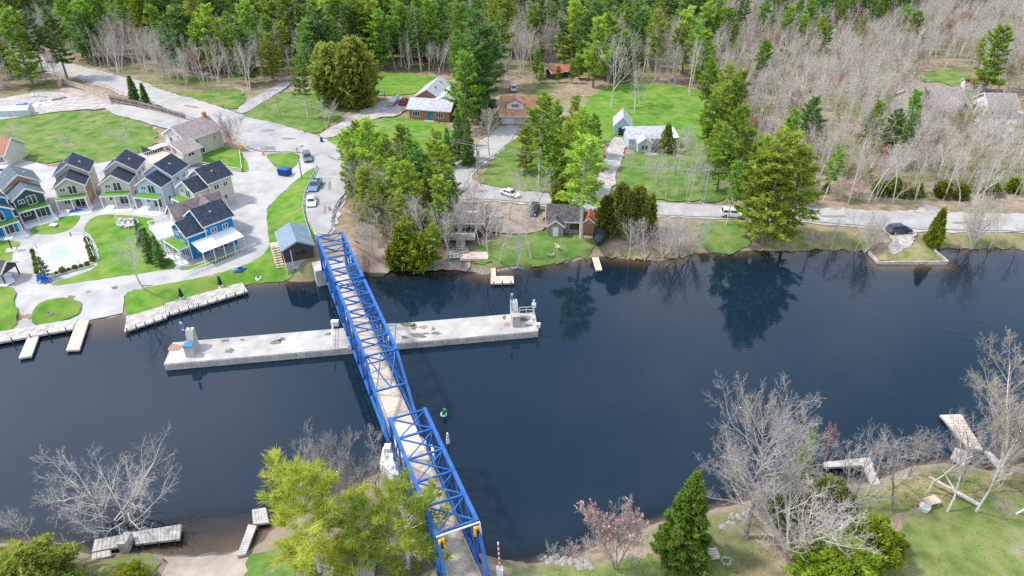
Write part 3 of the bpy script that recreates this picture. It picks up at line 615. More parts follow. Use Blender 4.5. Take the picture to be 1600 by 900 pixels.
pp = BP(43.0, -.3, 0)
t = thing('bridge_pier', 'white octagonal concrete pier under the joint of the swing and near spans', 'bridge pier', pp)
oc = [(3.2*math.cos(math.pi*(k+.5)/4), 3.2*math.sin(math.pi*(k+.5)/4)) for k in range(8)]
MB().prism(oc, -.12, 1.75).build('shaft', 'whiteroof', t); MB().prism([(x*.8, y*.8) for x, y in oc], -3.5, -.14).build('footing', 'darkpole', t); MB().prism([(x*.78, y*.78) for x, y in oc], 1.75, 2.1).build('cap', 'white', t)
MB().box(-2.6,.0,1.75,-1.9,.9,2.7).build('bearing_block', 'white', t)
pv = BP(28.2, 0, 0); t = thing('pivot_drum', 'dark pivot drum carrying the swing span on the concrete pier', 'pivot', (pv[0], pv[1], ZP))
MB().cyl((0,0,.21),(0,0,1.0),1.75,1.75,20).build('drum', 'darkpole', t); MB().cyl((0,0,1.0),(0,0,1.36),1.4,1.4,20).build('turntable', 'bridge', t)

# ------------------------------------------------------------------ signals, barrier, buoys
nx_ = 60.2
for q_, lab in ((1.75, 'yellow traffic signal hanging at the east end of the near portal'), (-1.6, 'yellow traffic signal hanging at the west end of the near portal')):
    c_ = BP(nx_+.25, q_, ZT-.9); t = thing('traffic_signal', lab, 'traffic light', c_, math.radians(-66.9+90), 'bridge portal signals')
    MB().box(-.28,-.16,-.5,.28,.16,.5).build('housing', 'yellow', t)
    for z in (-.3, 0, .3): MB().cyl((0,-.16,z),(0,-.3,z),.12,.12,8).build('visor', 'black', t)
    MB().cyl((0,0,.5),(0,0,.95),.04).build('hanger', 'steel', t)
t = thing('signal_bar', 'pale steel bar fixed across the near bridge portal for the signals', 'bar', BP(60.4, 0, ZT+.1))
MB().beam(np.array(BP(60.4,-HQ-.1,ZT+.1))-np.array(BP(60.4,0,ZT+.1)), np.array(BP(60.4,HQ+.15,ZT+.1))-np.array(BP(60.4,0,ZT+.1)), .12, .12).build('bar', 'white', t)
e0 = np.array(BP(60.4,HQ+.15,ZT+.1))-np.array(BP(60.4,0,ZT+.1)); e1 = e0+np.array([.35*BD[0], .35*BD[1], -1.4])
MB().beam(e0, e1, .1, .1).build('bracket', 'white', t)
b_ = W(781, 899); t = thing('barrier_gate', 'raised red and white striped barrier arm beside the near bridge end', 'barrier', b_)
MB().box(-.3,-.25,0,.3,.25,1.1).build('housing', 'white', t)
arm = MB().cyl((0,0,1.1),(-.12,.1,4.6),.07).build('arm', 'white', t)
for k in range(5): z = 1.4+k*.65; MB().cyl((-.12*(z-1.1)/3.5,.1*(z-1.1)/3.5,z),(-.12*(z-.8)/3.5,.1*(z-.8)/3.5,z+.32),.078).build('stripe', 'red', arm)
q = G(693, 648, 0); t = thing('channel_buoy', 'green can buoy leaning in the water east of the bridge', 'buoy', (*q, 0))
t.rotation_euler = (math.radians(12), math.radians(10), 0); t.scale = (.8, .8, .8)
MB().cyl((0,0,-.3),(0,0,.25),.5,.5,12).build('float', 'white', t); MB().cyl((0,0,.25),(0,0,1.5),.34,.26,12).build('can', 'buoygreen', t); MB().cyl((0,0,1.5),(0,0,1.75),.06,.05).build('top_mark', 'buoygreen', t)
q = G(700, 692, 0); t = thing('channel_buoy', 'slim white spar buoy in the water just south of the green buoy', 'buoy', (*q, 0))
MB().cyl((0,0,-.3),(0,0,.7),.22,.2,10).build('float', 'white', t); MB().cyl((0,0,.7),(0,0,.95),.13,.13).build('band', 'darkpole', t); MB().cyl((0,0,.95),(0,0,1.6),.16,.1,10).build('can', 'white', t)

# ------------------------------------------------------------------ docks
def dock(name, label, quad, z=.55, mat='dockwood', posts=(), group=None, pw=.28, cat='dock', ground_posts=True, ph=.55):
    A, B, Cc, D = [G(*p, z) for p in quad]; o = (A+B+Cc+D)/4
    t = thing(name, label, cat, (o[0], o[1], 0), 0, group)
    A, B, Cc, D = A-o, B-o, Cc-o, D-o
    n = max(3, int(np.linalg.norm((B-A+Cc-D)/2)/pw)); m = MB()
    for k in range(n):
        u0, u1 = (k+.04)/n, (k+.96)/n; dz = random.uniform(-.008, .008)
        m.prism([tuple(A+(B-A)*u0), tuple(A+(B-A)*u1), tuple(D+(Cc-D)*u1), tuple(D+(Cc-D)*u0)], z-.05+dz, z+dz)
    m.build('planks', mat, t)['kind'] = 'stuff'
    for a, b in ((A, B), (D, Cc)):
        i_ = (o*0-(a+b)/2); i_ = i_/max(np.linalg.norm(i_), .01)*.06
        MB().beam((*(a+i_), z-.18), (*(b+i_), z-.18), .1, .24).build('side_beam', 'pole', t)
    MB().beam((*A, z-.18), (*D, z-.18), .08, .22).build('end_beam', 'pole', t); MB().beam((*B, z-.18), (*Cc, z-.18), .08, .22).build('end_beam', 'pole', t)
    for side, cnt in posts:
        a, b = {'near': (D, Cc), 'far': (A, B)}[side]
        out = (D-A if side == 'near' else A-D); out = out/np.linalg.norm(out)*.13
        for k in range(cnt):
            q = a+(b-a)*((k+.35)/(cnt-.3))+out
            MB().cyl((*q, -2.2), (*q, z+ph), .075, .075, 7).build('post', 'darkpole', t)
    for k in range(max(2, n//14)):
        u = (k+.5)/max(2, n//14); q = (A+(B-A)*u+D+(Cc-D)*u)/2
        MB().cyl((*q, -2.6), (*q, z-.08), .1, .1, 6).build('pile', 'pole', t)
    return t
dock('dock', 'pale resort dock along the lawn, western length beside the boat ramp', [(198,494),(258,477),(260,496),(194,518)], .6, posts=[('near',5)], group='resort docks')
dock('dock', 'long pale resort dock along the lawn below the two folded parasols', [(258,474),(378,441),(387,455),(260,493)], .6, posts=[('near',9)], group='resort docks')
dock('boardwalk', 'pale boardwalk along the shore below the oval lawn', [(-80,531),(122,497),(113,514),(-80,549)], .6, posts=[('near',7)])
dock('dock', 'short finger dock off the boardwalk at the far west', [(45,522),(62,521),(49,556),(29,559)][:1]+[(29,559),(49,556),(62,521)], .5, 'tanwood', group='resort docks')
dock('dock', 'wider finger dock beside the boat ramp', [(121,498),(103,547),(124,546),(139,500)], .5, 'tanwood', group='resort docks')
dock('dock', 'narrow walkway of the L-shaped dock below the lakeside lawn', [(766,411),(767,431),(775,431),(774,411)], .5, 'tanwood', group='far bank docks')
dock('dock', 'floating head of the L-shaped dock below the lakeside lawn', [(767,431.6),(802,431),(803,442),(767,443)], .5, 'tanwood', posts=[('near',3)], group='far bank docks')
dock('dock', 'small wooden dock below the green covered boat', [(925,402),(931,422),(941,421),(935,401)], .45, 'tanwood', group='far bank docks')
dock('dock', 'grey board dock under the big leaning grey tree, shore half', [(148,843),(194,835),(192,853),(144,862)], .7, group='near bank docks', pw=.36)
dock('dock', 'grey board dock under the big leaning grey tree, river half', [(206,831),(283,819),(280,842),(212,850)], .7, group='near bank docks', pw=.36, posts=[('near',3)], ph=.05)
tag(dock('dock', 'small pale landing step below the grey board dock', [(144,864),(172,859),(173,868),(143,876)], .75, group='near bank docks', pw=.4), cat='dock')
dock('dock', 'pale dock head beside the bright yellow pine', [(394,796),(415,793),(420,816),(396,819)], .6, group='near bank docks')
dock('dock', 'narrow pale dock walkway beside the bright yellow pine', [(388,819),(370,868),(384,865),(401,821)], .6, group='near bank docks')
dock('dock', 'long arm of the pale L-shaped dock among the bare near trees', [(1287,722),(1359,714),(1366,726),(1290,730)], .7, 'dockwood', group='near bank docks')
dock('dock', 'short arm of the pale L-shaped dock among the bare near trees', [(1348,727),(1363,759),(1376,756),(1362,725)], .7, 'dockwood', group='near bank docks')
dock('dock', 'wide tan floating dock beside the tall bare eastern tree', [(1469,648),(1512,698),(1536,703),(1502,647)], .6, 'tanwood', group='near bank docks', pw=.5)
dock('gangway', 'grey gangway joining the wide tan dock to the lawn', [(1538,704),(1566,738),(1578,736),(1548,706)], .9, cat='gangway')
dock('platform', 'square grey wooden platform west of the wide tan dock', [(1493,699),(1520,708),(1510,729),(1486,715)], 1.0, cat='platform')
dock('platform', 'grey wooden deck half hidden below the green near pines', [(562,856),(590,857),(583,908),(555,908)], 1.6, cat='platform')
dock('platform', 'narrow grey wooden deck half hidden below the yellow pine', [(512,856),(526,857),(518,905),(502,905)], 1.5, cat='platform')
q = G(198, 848, .7); tag(MB().box(q[0]-.45,q[1]-.75,.1,q[0]+.4,q[1]+.7,1.5).build('dock_locker', 'dockwood'), 'pale wooden locker standing between the two grey dock halves', 'locker')
# ------------------------------------------------------------------ buildings
def ring(m, ax, at, a0, a1, z0, z1, t, d0, d1, mull=()):
    """a frame in a wall plane: ax 'x' means the wall runs along x and faces along y"""
    bars = [(a0, a1, z0, z0+t), (a0, a1, z1-t, z1), (a0, a0+t, z0+t, z1-t), (a1-t, a1, z0+t, z1-t)]+[(c-t/2, c+t/2, z0+t, z1-t) for c in mull]
    for p, q, r, s in bars:
        if ax == 'x': m.box(p, min(at+d0, at+d1), r, q, max(at+d0, at+d1), s)
        else: m.box(min(at+d0, at+d1), p, r, max(at+d0, at+d1), q, s)
def window(t, face, at, a, z, w_, h, n=1, name='window', frame='white', pane='glass'):
    ax = 'x' if face[1] == 'y' else 'y'; sg = -1 if face[0] == '-' else 1
    m = MB(); ring(m, ax, at, a-w_/2, a+w_/2, z, z+h, .1, -.02*sg, .07*sg, [a-w_/2+w_*k/n for k in range(1, n)])
    f = m.build(name, frame, t); g = MB()
    lo, hi = sorted((at-.015*sg, at+.03*sg))
    if ax == 'x': g.box(a-w_/2+.08, lo, z+.08, a+w_/2-.08, hi, z+h-.08)
    else: g.box(lo, a-w_/2+.08, z+.08, hi, a+w_/2-.08, z+h-.08)
    g.build('pane', pane, f); return f
def door(t, face, at, a, z, w_, h, mat='wood', name='door'):
    ax = 'x' if face[1] == 'y' else 'y'; sg = -1 if face[0] == '-' else 1; lo, hi = sorted((at-.02*sg, at+.06*sg)); m = MB()
    if ax == 'x': m.box(a-w_/2, lo, z, a+w_/2, hi, z+h)
    else: m.box(lo, a-w_/2, z, hi, a+w_/2, z+h)
    d = m.build(name, mat, t); k = MB()
    if ax == 'x': k.box(a+w_*.33, min(at, at+.13*sg), z+h*.45, a+w_*.42, max(at, at+.13*sg), z+h*.52)
    else: k.box(min(at, at+.13*sg), a+w_*.33, z+h*.45, max(at, at+.13*sg), a+w_*.42, z+h*.52)
    k.build('handle', 'steel', d); return d
def gable(t, x0, x1, y0, y1, zb, ze, zr, wall, roof, ax='y', ov=.35, fascia='white', th=.16, wname='wall'):
    """a gabled block; ax is the way its ridge runs"""
    u0, u1, a0, a1 = (x0, x1, y0, y1) if ax == 'y' else (y0, y1, x0, x1)
    c = (u0+u1)/2; hw = (u1-u0)/2; sl = (zr-ze)/hw
    MB().extr([(u0, zb), (u1, zb), (u1, ze), (c, zr), (u0, ze)], ax, a0, a1).build(wname, wall, t)
    for s in (-1, 1):
        e = c+s*(hw+ov); ze2 = ze-sl*ov
        MB().extr([(c, zr+.01), (e, ze2+.01), (e, ze2+.01+th), (c, zr+.01+th)], ax, a0-ov, a1+ov).build('roof_slope', roof, t)
        if fascia:
            for a in (a0-ov-.045, a1+ov):
                MB().extr([(c, zr-.12), (e, ze2-.12), (e, ze2+th+.03), (c, zr+th+.03)], ax, a, a+.045).build('fascia', fascia, t)
            m = MB()
            lo, hi = sorted((e, e+s*.045))
            if ax == 'y': m.box(lo, a0-ov, ze2-.06, hi, a1+ov, ze2+th*.9)
            else: m.box(a0-ov, lo, ze2-.06, a1+ov, hi, ze2+th*.9)
            m.build('eave_board', fascia, t)
    MB().extr([(c-.16, zr+th-.16*sl+.015), (c, zr+th+.03), (c+.16, zr+th-.16*sl+.015), (c, zr+th-.1)], ax, a0-ov, a1+ov).build('ridge_cap', roof, t)
def vents(t, pts, roof='steel'):
    for x, y, z in pts: MB().box(x-.16, y-.16, z-.3, x+.16, y+.16, z+.22).build('roof_vent', roof, t)
def rails(t, P, z, h=.95, name='railing', mat='white', n=None):
    for a, b in zip(P, P[1:]):
        m = MB(); a = np.array(a); b = np.array(b); L = np.linalg.norm(b-a); k = n or max(2, int(L/.5))
        m.beam((*a, z+h), (*b, z+h), .08, .08); m.beam((*a, z+.12), (*b, z+.12), .06, .06)
        for i in range(k+1): q = a+(b-a)*i/k; m.beam((*q, z), (*q, z+h), .05, .05)
        m.build(name, mat, t)
g2 = lambda x, y: (x/4, 200+y/4)
def cottage(label, f, s, b, wall, front=None, hw=2.45, turf=True, side_door=False, roof='slate', slot='wood', awn=False, zf=7.7, zr=9.0):
    Fp, Sp, S, Bk = G(*f, zf), G(*s, zf), G(*s, zr), G(*b, zr)
    d1 = (Sp-Fp)/np.linalg.norm(Sp-Fp); d2 = (Bk-S)/np.linalg.norm(Bk-S); d = (d1+d2*1.6); d /= np.linalg.norm(d)
    lf = max(3.0, np.linalg.norm(Sp-Fp)-.3); lr = max(4.6, np.linalg.norm(Bk-S)-.5); gz = 1.36
    o = Fp+d*.35; rz = math.atan2(-d[0], d[1])
    t = thing('cottage', label, 'cottage', (o[0], o[1], gz), rz, 'dark roofed resort cottages')
    front = front or wall; R0, R1 = zf-gz, zr-gz; hr = hw+.42
    gable(t, -hw, hw, 0, lf, 0, R0-1.75, R0-.17, front, roof, ov=.38)
    gable(t, -hr, hr, lf+.01, lf+lr, 0, R1-2.1, R1-.17, wall, roof, ov=.4)
    vents(t, [(1.4, lf+lr*.45, R1-1.0), (-1.5, lf+lr*.6, R1-1.1)])
    if slot: MB().extr([(-hr+.1, R1-2.0), (hr-.1, R1-2.0), (0, R1-.3)], 'y', lf-.03, lf+.01).build('gable_panel', slot, t)
    for x in (-hw, hw): MB().box(x-.08, -.05, 0, x+.08, .05, R0-1.8).build('corner_board', 'white', t)
    for x in (-hr, hr): MB().box(x-.08, lf-.06, 0, x+.08, lf+.06, R1-2.2).build('corner_board', 'white', t)
    bz = 2.75
    window(t, '-y', 0, .35, bz+.15, 1.5, 1.75, 2, 'sliding_door'); window(t, '-y', 0, -1.3, bz+.75, 1.05, .8, 2)
    window(t, '-y', 0, .9, .1, 1.8, 2.0, 2, 'sliding_door'); window(t, '-y', 0, -1.2, .9, 1.2, 1.1, 2)
    bd = 2.0
    MB().box(-hw-.1, -bd, bz-.22, hw+.1, -.08, bz).build('balcony_deck', 'white', t)
    if turf:
        m = MB(); nx, ny = 9, 5                                     # bedded turf with a slightly uneven surface
        for i in range(nx):
            for j in range(ny):
                x0 = -hw+2*hw*i/nx; y0 = -bd+.1+(bd-.25)*j/ny
                m.box(x0, y0, bz, x0+2*hw/nx, y0+(bd-.25)/ny, bz+random.uniform(.05, .1))
        m.build('turf_mat', 'turf', t)['kind'] = 'stuff'
    for x in (-hw, 0, hw): MB().box(x-.09, -bd+.02, .1, x+.09, -bd+.2, bz-.22).build('porch_post', 'white', t)
    MB().box(-hw-.1, -bd-1.5, -.2, hw+.5, -.06, .1).build('porch_floor', 'whiteroof', t)
    for s_, x in (('+x', hr), ('-x', -hr)):
        window(t, s_, x, lf+lr*.3, 3.6, 1.1, 1.0, 2); window(t, s_, x, lf+lr*.7, 3.6, 1.0, .9, 2); window(t, s_, x, lf+lr*.55, 1.0, 1.2, 1.1, 2)
    window(t, '+x', hw, lf*.5, 1.0, .9, 1.0, 1)
    window(t, '+y', lf+lr, 0, 3.4, 1.4, 1.1, 2)
    if side_door:
        MB().box(hw-.02, .5, .1, hw+.05, lf-.4, 4.2).build('wood_panel', 'wood', t)
    MB().box(hr+.05, lf+1, .3, hr+.55, lf+1.8, 1.1).build('heat_pump', 'steel', t)
    if awn:
        ya, yb, ox = .2, lf+lr-.3, 3.4
        MB().extr([(hr+.02, 3.35), (hr+ox, 2.65), (hr+ox, 2.73), (hr+.02, 3.43)], 'y', ya, yb).build('awning', 'whiteroof', t)
        for k in range(5):
            y = ya+.1+(yb-ya-.2)*k/4; MB().box(hr+ox-.2, y-.06, 0, hr+ox-.08, y+.06, 2.68).build('awning_post', 'white', t)
        MB().box(hw-.4, -3.2, -.25, hr+4.1, yb+2.0, -.02).build('terrace', 'whiteroof', t)
        window(t, '+x', hr, lf+2.0, .15, 2.6, 2.1, 3, 'patio_door'); window(t, '+x', hr, lf+lr-1.4, .6, 1.3, 1.4, 2)
        rails(t, [(hr+3.9, -2.9), (hr+3.9, yb+1.6)], 0, .9)
    return t, o, d
CT = [
 ('bright blue two storey cottage at the far western edge with a turf balcony', (-52,478), (-85,440), (-160,385), 'blue', {}),
 ('dark green two storey cottage with a turf balcony and grey roof', (155,375), (130,325), (75,265), 'cream', dict(front='green', roof='greyslate')),
 ('beige cottage with an orange brown wooden side wall beside the green cottage', (408,312), (430,258), (470,188), 'beige', dict(side_door=True, slot=None)),
 ('cream cottage with dark roof between the wooden sided and pale blue cottages', (690,293), (727,240), (800,168), 'cream', dict(slot=None)),
 ('pale grey blue cottage with dark roof below the big beige house', (905,308), (965,262), (1085,193), 'paleblue', dict(slot=None)),
 ('pale cream cottage nearest the driveway, behind the brown dormered house', (1135,332), (1215,293), (1385,239), 'cream', dict(slot=None)),
 ('bright blue cottage with a long white awning beside the driveway', (1090,592), (1190,552), (1390,485), 'blue', dict(slot=None, awn=True)),
]
for lab, f, s, b, wl, kw in CT: cottage(lab, g2(*f), g2(*s), g2(*b), wl, **kw)
def place(name, label, cat, A, B, z, group=None, gz=None):
    """a building with its local x axis from ground point A to B"""
    d = B-A; o = (A+B)/2
    return thing(name, label, cat, (o[0], o[1], z), math.atan2(d[1], d[0]), group), np.linalg.norm(d)
# brown house with a dormer between the cream and blue cottages
A, B = G(*g2(1095,475), 8.2), G(*g2(1365,400), 8.2)
t, L = place('dormer_house', 'older brown roofed house with a small dormer squeezed beside the blue cottage', 'house', A, B, 1.36)
gable(t, -L/2-1, L/2, -3.3, 3.3, 0, 4.1, 6.8, 'cream', 'brownroof', ax='x')
gable(t, -.5, 2.1, -2.9, .2, 4.0, 5.7, 7.1, 'cream', 'brownroof', ov=.25, wname='dormer')
window(t, '-y', -2.9, .8, 5.0, .6, .8, 1); window(t, '-x', -L/2-1, 0, 3.6, 1.2, 1.0, 2); window(t, '-x', -L/2-1, 0, .2, 1.8, 2.0, 2, 'sliding_door')
MB().box(-L/2-4.6, -3.0, 2.55, -L/2-1.02, 3.0, 2.75).build('balcony_deck', 'whiteroof', t)
rails(t, [(-L/2-1.1, -3), (-L/2-4.5, -3), (-L/2-4.5, 3), (-L/2-1.1, 3)], 2.75)
for y in (-2.8, 2.8): MB().box(-L/2-4.5, y-.1, 0, -L/2-4.3, y+.1, 2.55).build('porch_post', 'white', t)
# big beige house by the junction
c3 = lambda x, y: (200+x/4, 160+y/4)
A, B = G(*c3(272,152), 8.0), G(*c3(492,82), 8.0)
t, L = place('beige_house', 'large beige house with a taupe roof beside the road junction', 'house', A, B, 1.4)
gable(t, -L/2, L/2, -4.0, 4.0, 0, 4.2, 6.5, 'cream', 'taupe', ax='x')
window(t, '-y', -4, -2.2, 2.5, 1.3, 1.1, 2); window(t, '-y', -4, .6, 2.9, .5, .6, 1); window(t, '-y', -4, 2.6, 2.2, .5, 1.3, 1); window(t, '-y', -4, -1.2, .3, 1.4, 1.2, 2)
window(t, '-x', -L/2, 1.5, 2.4, 1.0, 1.6, 1); window(t, '-x', -L/2, -1.4, 4.3, .8, .6, 1); door(t, '-x', -L/2, 2.9, 2.3, .9, 2.0, 'white')
gable(t, -L/2-3.4, -L/2+.8, -7.6, -.2, 0, 3.2, 4.5, 'cream', 'taupe', ax='x', wname='wing_wall')
window(t, '-x', -L/2-3.4, -2.4, 2.45, 1.6, 1.1, 2); window(t, '-x', -L/2-3.4, -4.6, 2.3, 1.2, 1.6, 2); window(t, '-y', -7.6, -L/2-1.6, 2.0, 1.6, .8, 2)
MB().box(-L/2-9.6, -7.8, 2.0, -L/2-3.45, -.4, 2.22).build('deck', 'tanwood', t)
rails(t, [(-L/2-3.5, -7.7), (-L/2-9.5, -7.7), (-L/2-9.5, -.5), (-L/2-3.5, -.5)], 2.22, 1.0)
MB().box(-L/2-9.3, -7.5, 0, -L/2-3.45, -7.35, 2.0).build('deck_skirt', 'white', t)
for k in range(4): MB().box(-L/2-9.4+k*1.8, -7.75, 0, -L/2-9.2+k*1.8, -7.55, 2.0).build('deck_post', 'white', t)
MB().box(-L/2-5.2, .6, 1.7, -L/2-.02, 5.0, 1.9).build('deck', 'whiteroof', t)
MB().box(-L/2-5.3, .55, .9, -L/2-.4, .65, 2.8).build('deck_screen', 'brownwall', t); MB().box(-L/2-5.35, .66, .9, -L/2-5.25, 5.0, 2.8).build('deck_screen', 'brownwall', t)
MB().box(L/2-1.0, -.4, 5.6, L/2-.3, .3, 7.6).build('chimney', 'brick', t)
# house at the western edge, only its corner in the frame
A, B = W(-75, 262), W(14, 262)
t, L = place('white_house', 'white house with a rust brown roof and white porch at the western edge', 'house', np.array(A[:2]), np.array(B[:2]), 1.36)
gable(t, -L/2, L/2, 0, 7, 0, 3.0, 5.4, 'cream', 'brick', ax='x')
MB().box(L/2-5, -2.2, .6, L/2+.8, -.05, .8).build('porch_floor', 'white', t); rails(t, [(L/2-5,-2.1),(L/2+.7,-2.1),(L/2+.7,-.1)], .8)
for x in (-2, 1.5): window(t, '-y', 0, L/2-2.5+x, 1.2, 1.2, 1.2, 2)
# control house beside the bridge
A, B = G(437+2.5, 353.5, 5.5), G(469, 345.5, 5.5)
zc = 1.15
R0_, R1_ = G(*(420+250/7.83, 335+92/7.83), 6.6), G(*(420+340/7.83, 335+325/7.83), 6.6)
d_ = R0_-R1_; Lc = np.linalg.norm(d_); o_ = R1_
t = thing('control_house', 'dark brown bridge control house with a blue grey metal roof', 'building', (*o_, zc), math.atan2(-d_[0], d_[1]))
gable(t, -2.35, 2.35, .3, Lc-.3, 1.75, 4.15, 5.3, 'brownwall', 'metalroof', ov=.32, fascia='metalroof', th=.1)
MB().box(-2.3, .35, -.8, 2.3, Lc-.35, 1.75).build('base', 'concrete', t)
for k in range(11):
    for s in (-1, 1):
        y = .1+(Lc-.2)*k/10; MB().beam((0, y, 5.43), (s*2.62, y, 4.14), .05, .07).build('roof_seam', 'metalroof', t)
window(t, '-y', .3, .35, 2.7, 1.7, .8, 2, frame='darkpole'); MB().cyl((-1.2,.2,.4),(-1.2,.2,4.0),.08).build('downpipe', 'white', t)
window(t, '+x', 2.35, Lc*.4, 2.6, 1.5, .9, 2, frame='darkpole'); door(t, '+x', 2.35, Lc*.75, 1.85, .9, 1.9, 'white')
MB().box(.5,.22,-.4,2.0,.33,1.3).build('louvre_panel', 'steel', t); MB().box(-1.0,.26,.1,-.4,.34,.7).build('electrical_box', 'white', t)
for k in range(9):
    y = Lc-.6-k*.52; z = 1.75-k*.2; MB().box(-3.75, y-.5, z-.08, -2.5, y-.02, z).build('stair_tread', 'tanwood', t)
MB().box(-3.8, Lc-.6, 1.67, -2.42, Lc+.8, 1.8).build('stair_landing', 'tanwood', t)
for k in range(10):
    y = Lc-.6-k*.5; z = 1.75-k*.19; MB().beam((-3.8, y, z-.3), (-3.8, y, z+1.0), .07, .07).build('baluster', 'tanwood', t)
MB().beam((-3.8, Lc-.5, 2.75), (-3.8, Lc-5.2, .95), .1, .1).build('handrail', 'tanwood', t)
# brick house beyond the junction: front range, garage and link
A, B = W(640, 186), W(697, 190.5)
A2, B2 = np.array(A[:2]), np.array(B[:2])
t, L = place('brick_house', 'long brick house with pale grey roofs and a teal front door', 'house', A2, B2, 1.35)
gable(t, -L/2, L/2+1, 0, 6.4, 0, 2.9, 4.5, 'brick', 'greyroof', ax='x', ov=.5)
for x in (-L/2+1.9, L/2-1.6): window(t, '-y', 0, x, .8, 2.0, 1.4, 3)
door(t, '-y', 0, .6, .15, 1.4, 2.2, MT['pool'] and M('teal paint', [(.01,.2,.22)], rough=.5)); MB().box(-.6,-1.3,-.1,1.9,-.08,.14).build('door_step', 'paving', t)
gable(t, L/2-5.5, L/2+1, 6.41, 17, 0, 2.8, 4.3, 'brick', 'greyroof', ov=.4, wname='wing_wall')
gable(t, -L/2-1.5, -L/2+5.5, 9.5, 21, 0, 2.9, 5.0, 'brick', 'greyroof', ov=.4, wname='garage_wall')
for x in (-L/2+.2, -L/2+3.6): door(t, '-y', 9.5, x, .05, 2.5, 2.2, 'white', 'garage_door')
MB().box(-L/2+5.55, 12.5, 0, L/2-5.55, 19, 2.6).build('link_wall', 'brick', t); MB().box(-L/2+5.6, 12.0, 2.62, L/2-5.6, 19, 2.78).build('link_roof', 'whiteroof', t)
vents(t, [(-L/2+3.2, 13, 4.55), (-L/2+3.2, 18, 4.55), (L/2-1.2, 9, 4.1)], 'darkpole'); MB().cyl((L/2-.4,3.3,3.6),(L/2-.4,3.3,5.4),.2).build('chimney_pipe', 'steel', t)
# open carport
A, B = W(557, 172), W(600, 158); t, L = place('carport', 'open carport with a long green grey roof beside the big dark cedars', 'carport', np.array(A[:2]), np.array(B[:2]), 1.35)
MB().extr([(0,2.6),(4.2,2.1),(4.2,2.22),(0,2.72)], 'x', -L/2, L/2+1).build('roof', 'metalroof', t)
for k in range(5):
    for y in (.2, 4.0): x = -L/2+.3+(L+.4)*k/4; MB().box(x-.09, y-.09, 0, x+.09, y+.09, 2.55-.5*y/4.2).build('post', 'pole', t)
MB().box(-L/2, 3.9, 0, L/2+.8, 4.0, 2.05).build('back_wall', 'brownwall', t)
# orange roofed house with a wide dormer
A, B = W(786, 194), W(842, 195); t, L = place('orange_roofed_house', 'orange roofed house with a white dormer and a white garage door', 'house', np.array(A[:2]), np.array(B[:2]), 1.35)
gable(t, -L/2-.4, L/2, 0, 7.2, 0, 2.6, 5.9, 'cream', 'orangeroof', ax='x', ov=.6)
gable(t, -L/2+.9, -L/2+5.1, .9, 4.2, 3.0, 5.0, 6.2, 'white', 'orangeroof', ov=.35, fascia='wood', wname='dormer')
window(t, '-y', .9, -L/2+3.0, 4.0, 1.9, .9, 4); door(t, '-y', 0, -L/2+1.6, .05, 2.4, 2.1, 'white', 'garage_door'); window(t, '-y', 0, L/2-2, .9, 1.6, 1.2, 2)
# blue garage and grey house
A, B = W(961, 212), W(982, 213); t, L = place('blue_garage', 'small pale blue garage with a steep grey roof at the gravel drive', 'garage', np.array(A[:2]), np.array(B[:2]), 1.35)
gable(t, -1.9, 1.9, 0, 6, 0, 2.6, 4.6, 'paleblue', 'greyroof', ov=.3); door(t, '-y', 0, .2, .05, 2.2, 2.0, 'brownwall', 'garage_door')
A, B = W(980, 237), W(1062, 236); t, L = place('grey_house', 'low grey house with a grey roof beside the blue garage', 'house', np.array(A[:2]), np.array(B[:2]), 1.35)
gable(t, -L/2+.5, L/2-3.2, 1.5, 8, 0, 2.6, 4.1, 'paleblue', 'greyroof', ax='x', ov=.4); window(t, '-y', 1.5, -1.2, .7, 1.8, 1.3, 3); window(t, '-y', 1.5, 2.2, .8, 1.2, 1.1, 2)
gable(t, -L/2+2.2, -L/2+5.2, -1.0, 1.6, 0, 2.3, 3.4, 'paleblue', 'greyroof', ov=.25, wname='porch_wall'); window(t, '-y', -1.0, -L/2+3.7, .5, 1.6, 1.4, 2)
MB().extr([(1.5,2.5),(8,2.8),(8,2.9),(1.5,2.6)], 'x', L/2-3.1, L/2).build('porch_roof', 'whiteroof', t)
for x in (L/2-.15, L/2-2.9):
    for y in (1.7, 7.8): MB().box(x-.08, y-.08, 0, x+.08, y+.08, 2.5).build('porch_post', 'white', t)
MB().box(-L/2+1, -2.6, -.05, -L/2+6.5, -1.0, .12).build('step', 'paving', t)
# cabins and sheds in the woods
for (px_, py_, w_, d_, rf, wl, lab, yw) in ((866,121,3.8,3.4,'redroof','brownwall','rust red roofed cabin in the pine woods, western of a pair',.5),(881,118,3.8,3.4,'redroof','brownwall','rust red roofed cabin in the pine woods, eastern of a pair',-.4),(1519,140,5.5,3.5,'redroof','white','red roofed garden shed at the edge of the small clearing',-.25),(920,358,2.6,3.4,'redroof','wood','narrow red roofed shed between the charcoal cottage and the covered boat',-.15)):
    q = W(px_, py_); t = thing('shed', lab, 'shed', q, yw, 'red roofed sheds')
    gable(t, -w_/2, w_/2, -d_/2, d_/2, 0, 2.0, 3.1, wl, rf, ax='x' if w_ > d_ else 'y', ov=.3); door(t, '-y', -d_/2, 0, .05, .9, 1.8, 'wood')
A, B = W(852, 368), W(906, 370); t, L = place('lakeside_cottage', 'charcoal roofed grey cottage on the lakeside lawn', 'cottage', np.array(A[:2]), np.array(B[:2]), 1.33)
gable(t, -L/2+.3, L/2, 1.0, 6.6, 0, 2.6, 4.3, 'taupe', 'darkroof', ax='x', ov=.35); gable(t, -L/2+.4, -L/2+3.2, -.6, 1.2, 0, 2.3, 3.4, 'taupe', 'darkroof', ov=.25, wname='porch_wall')
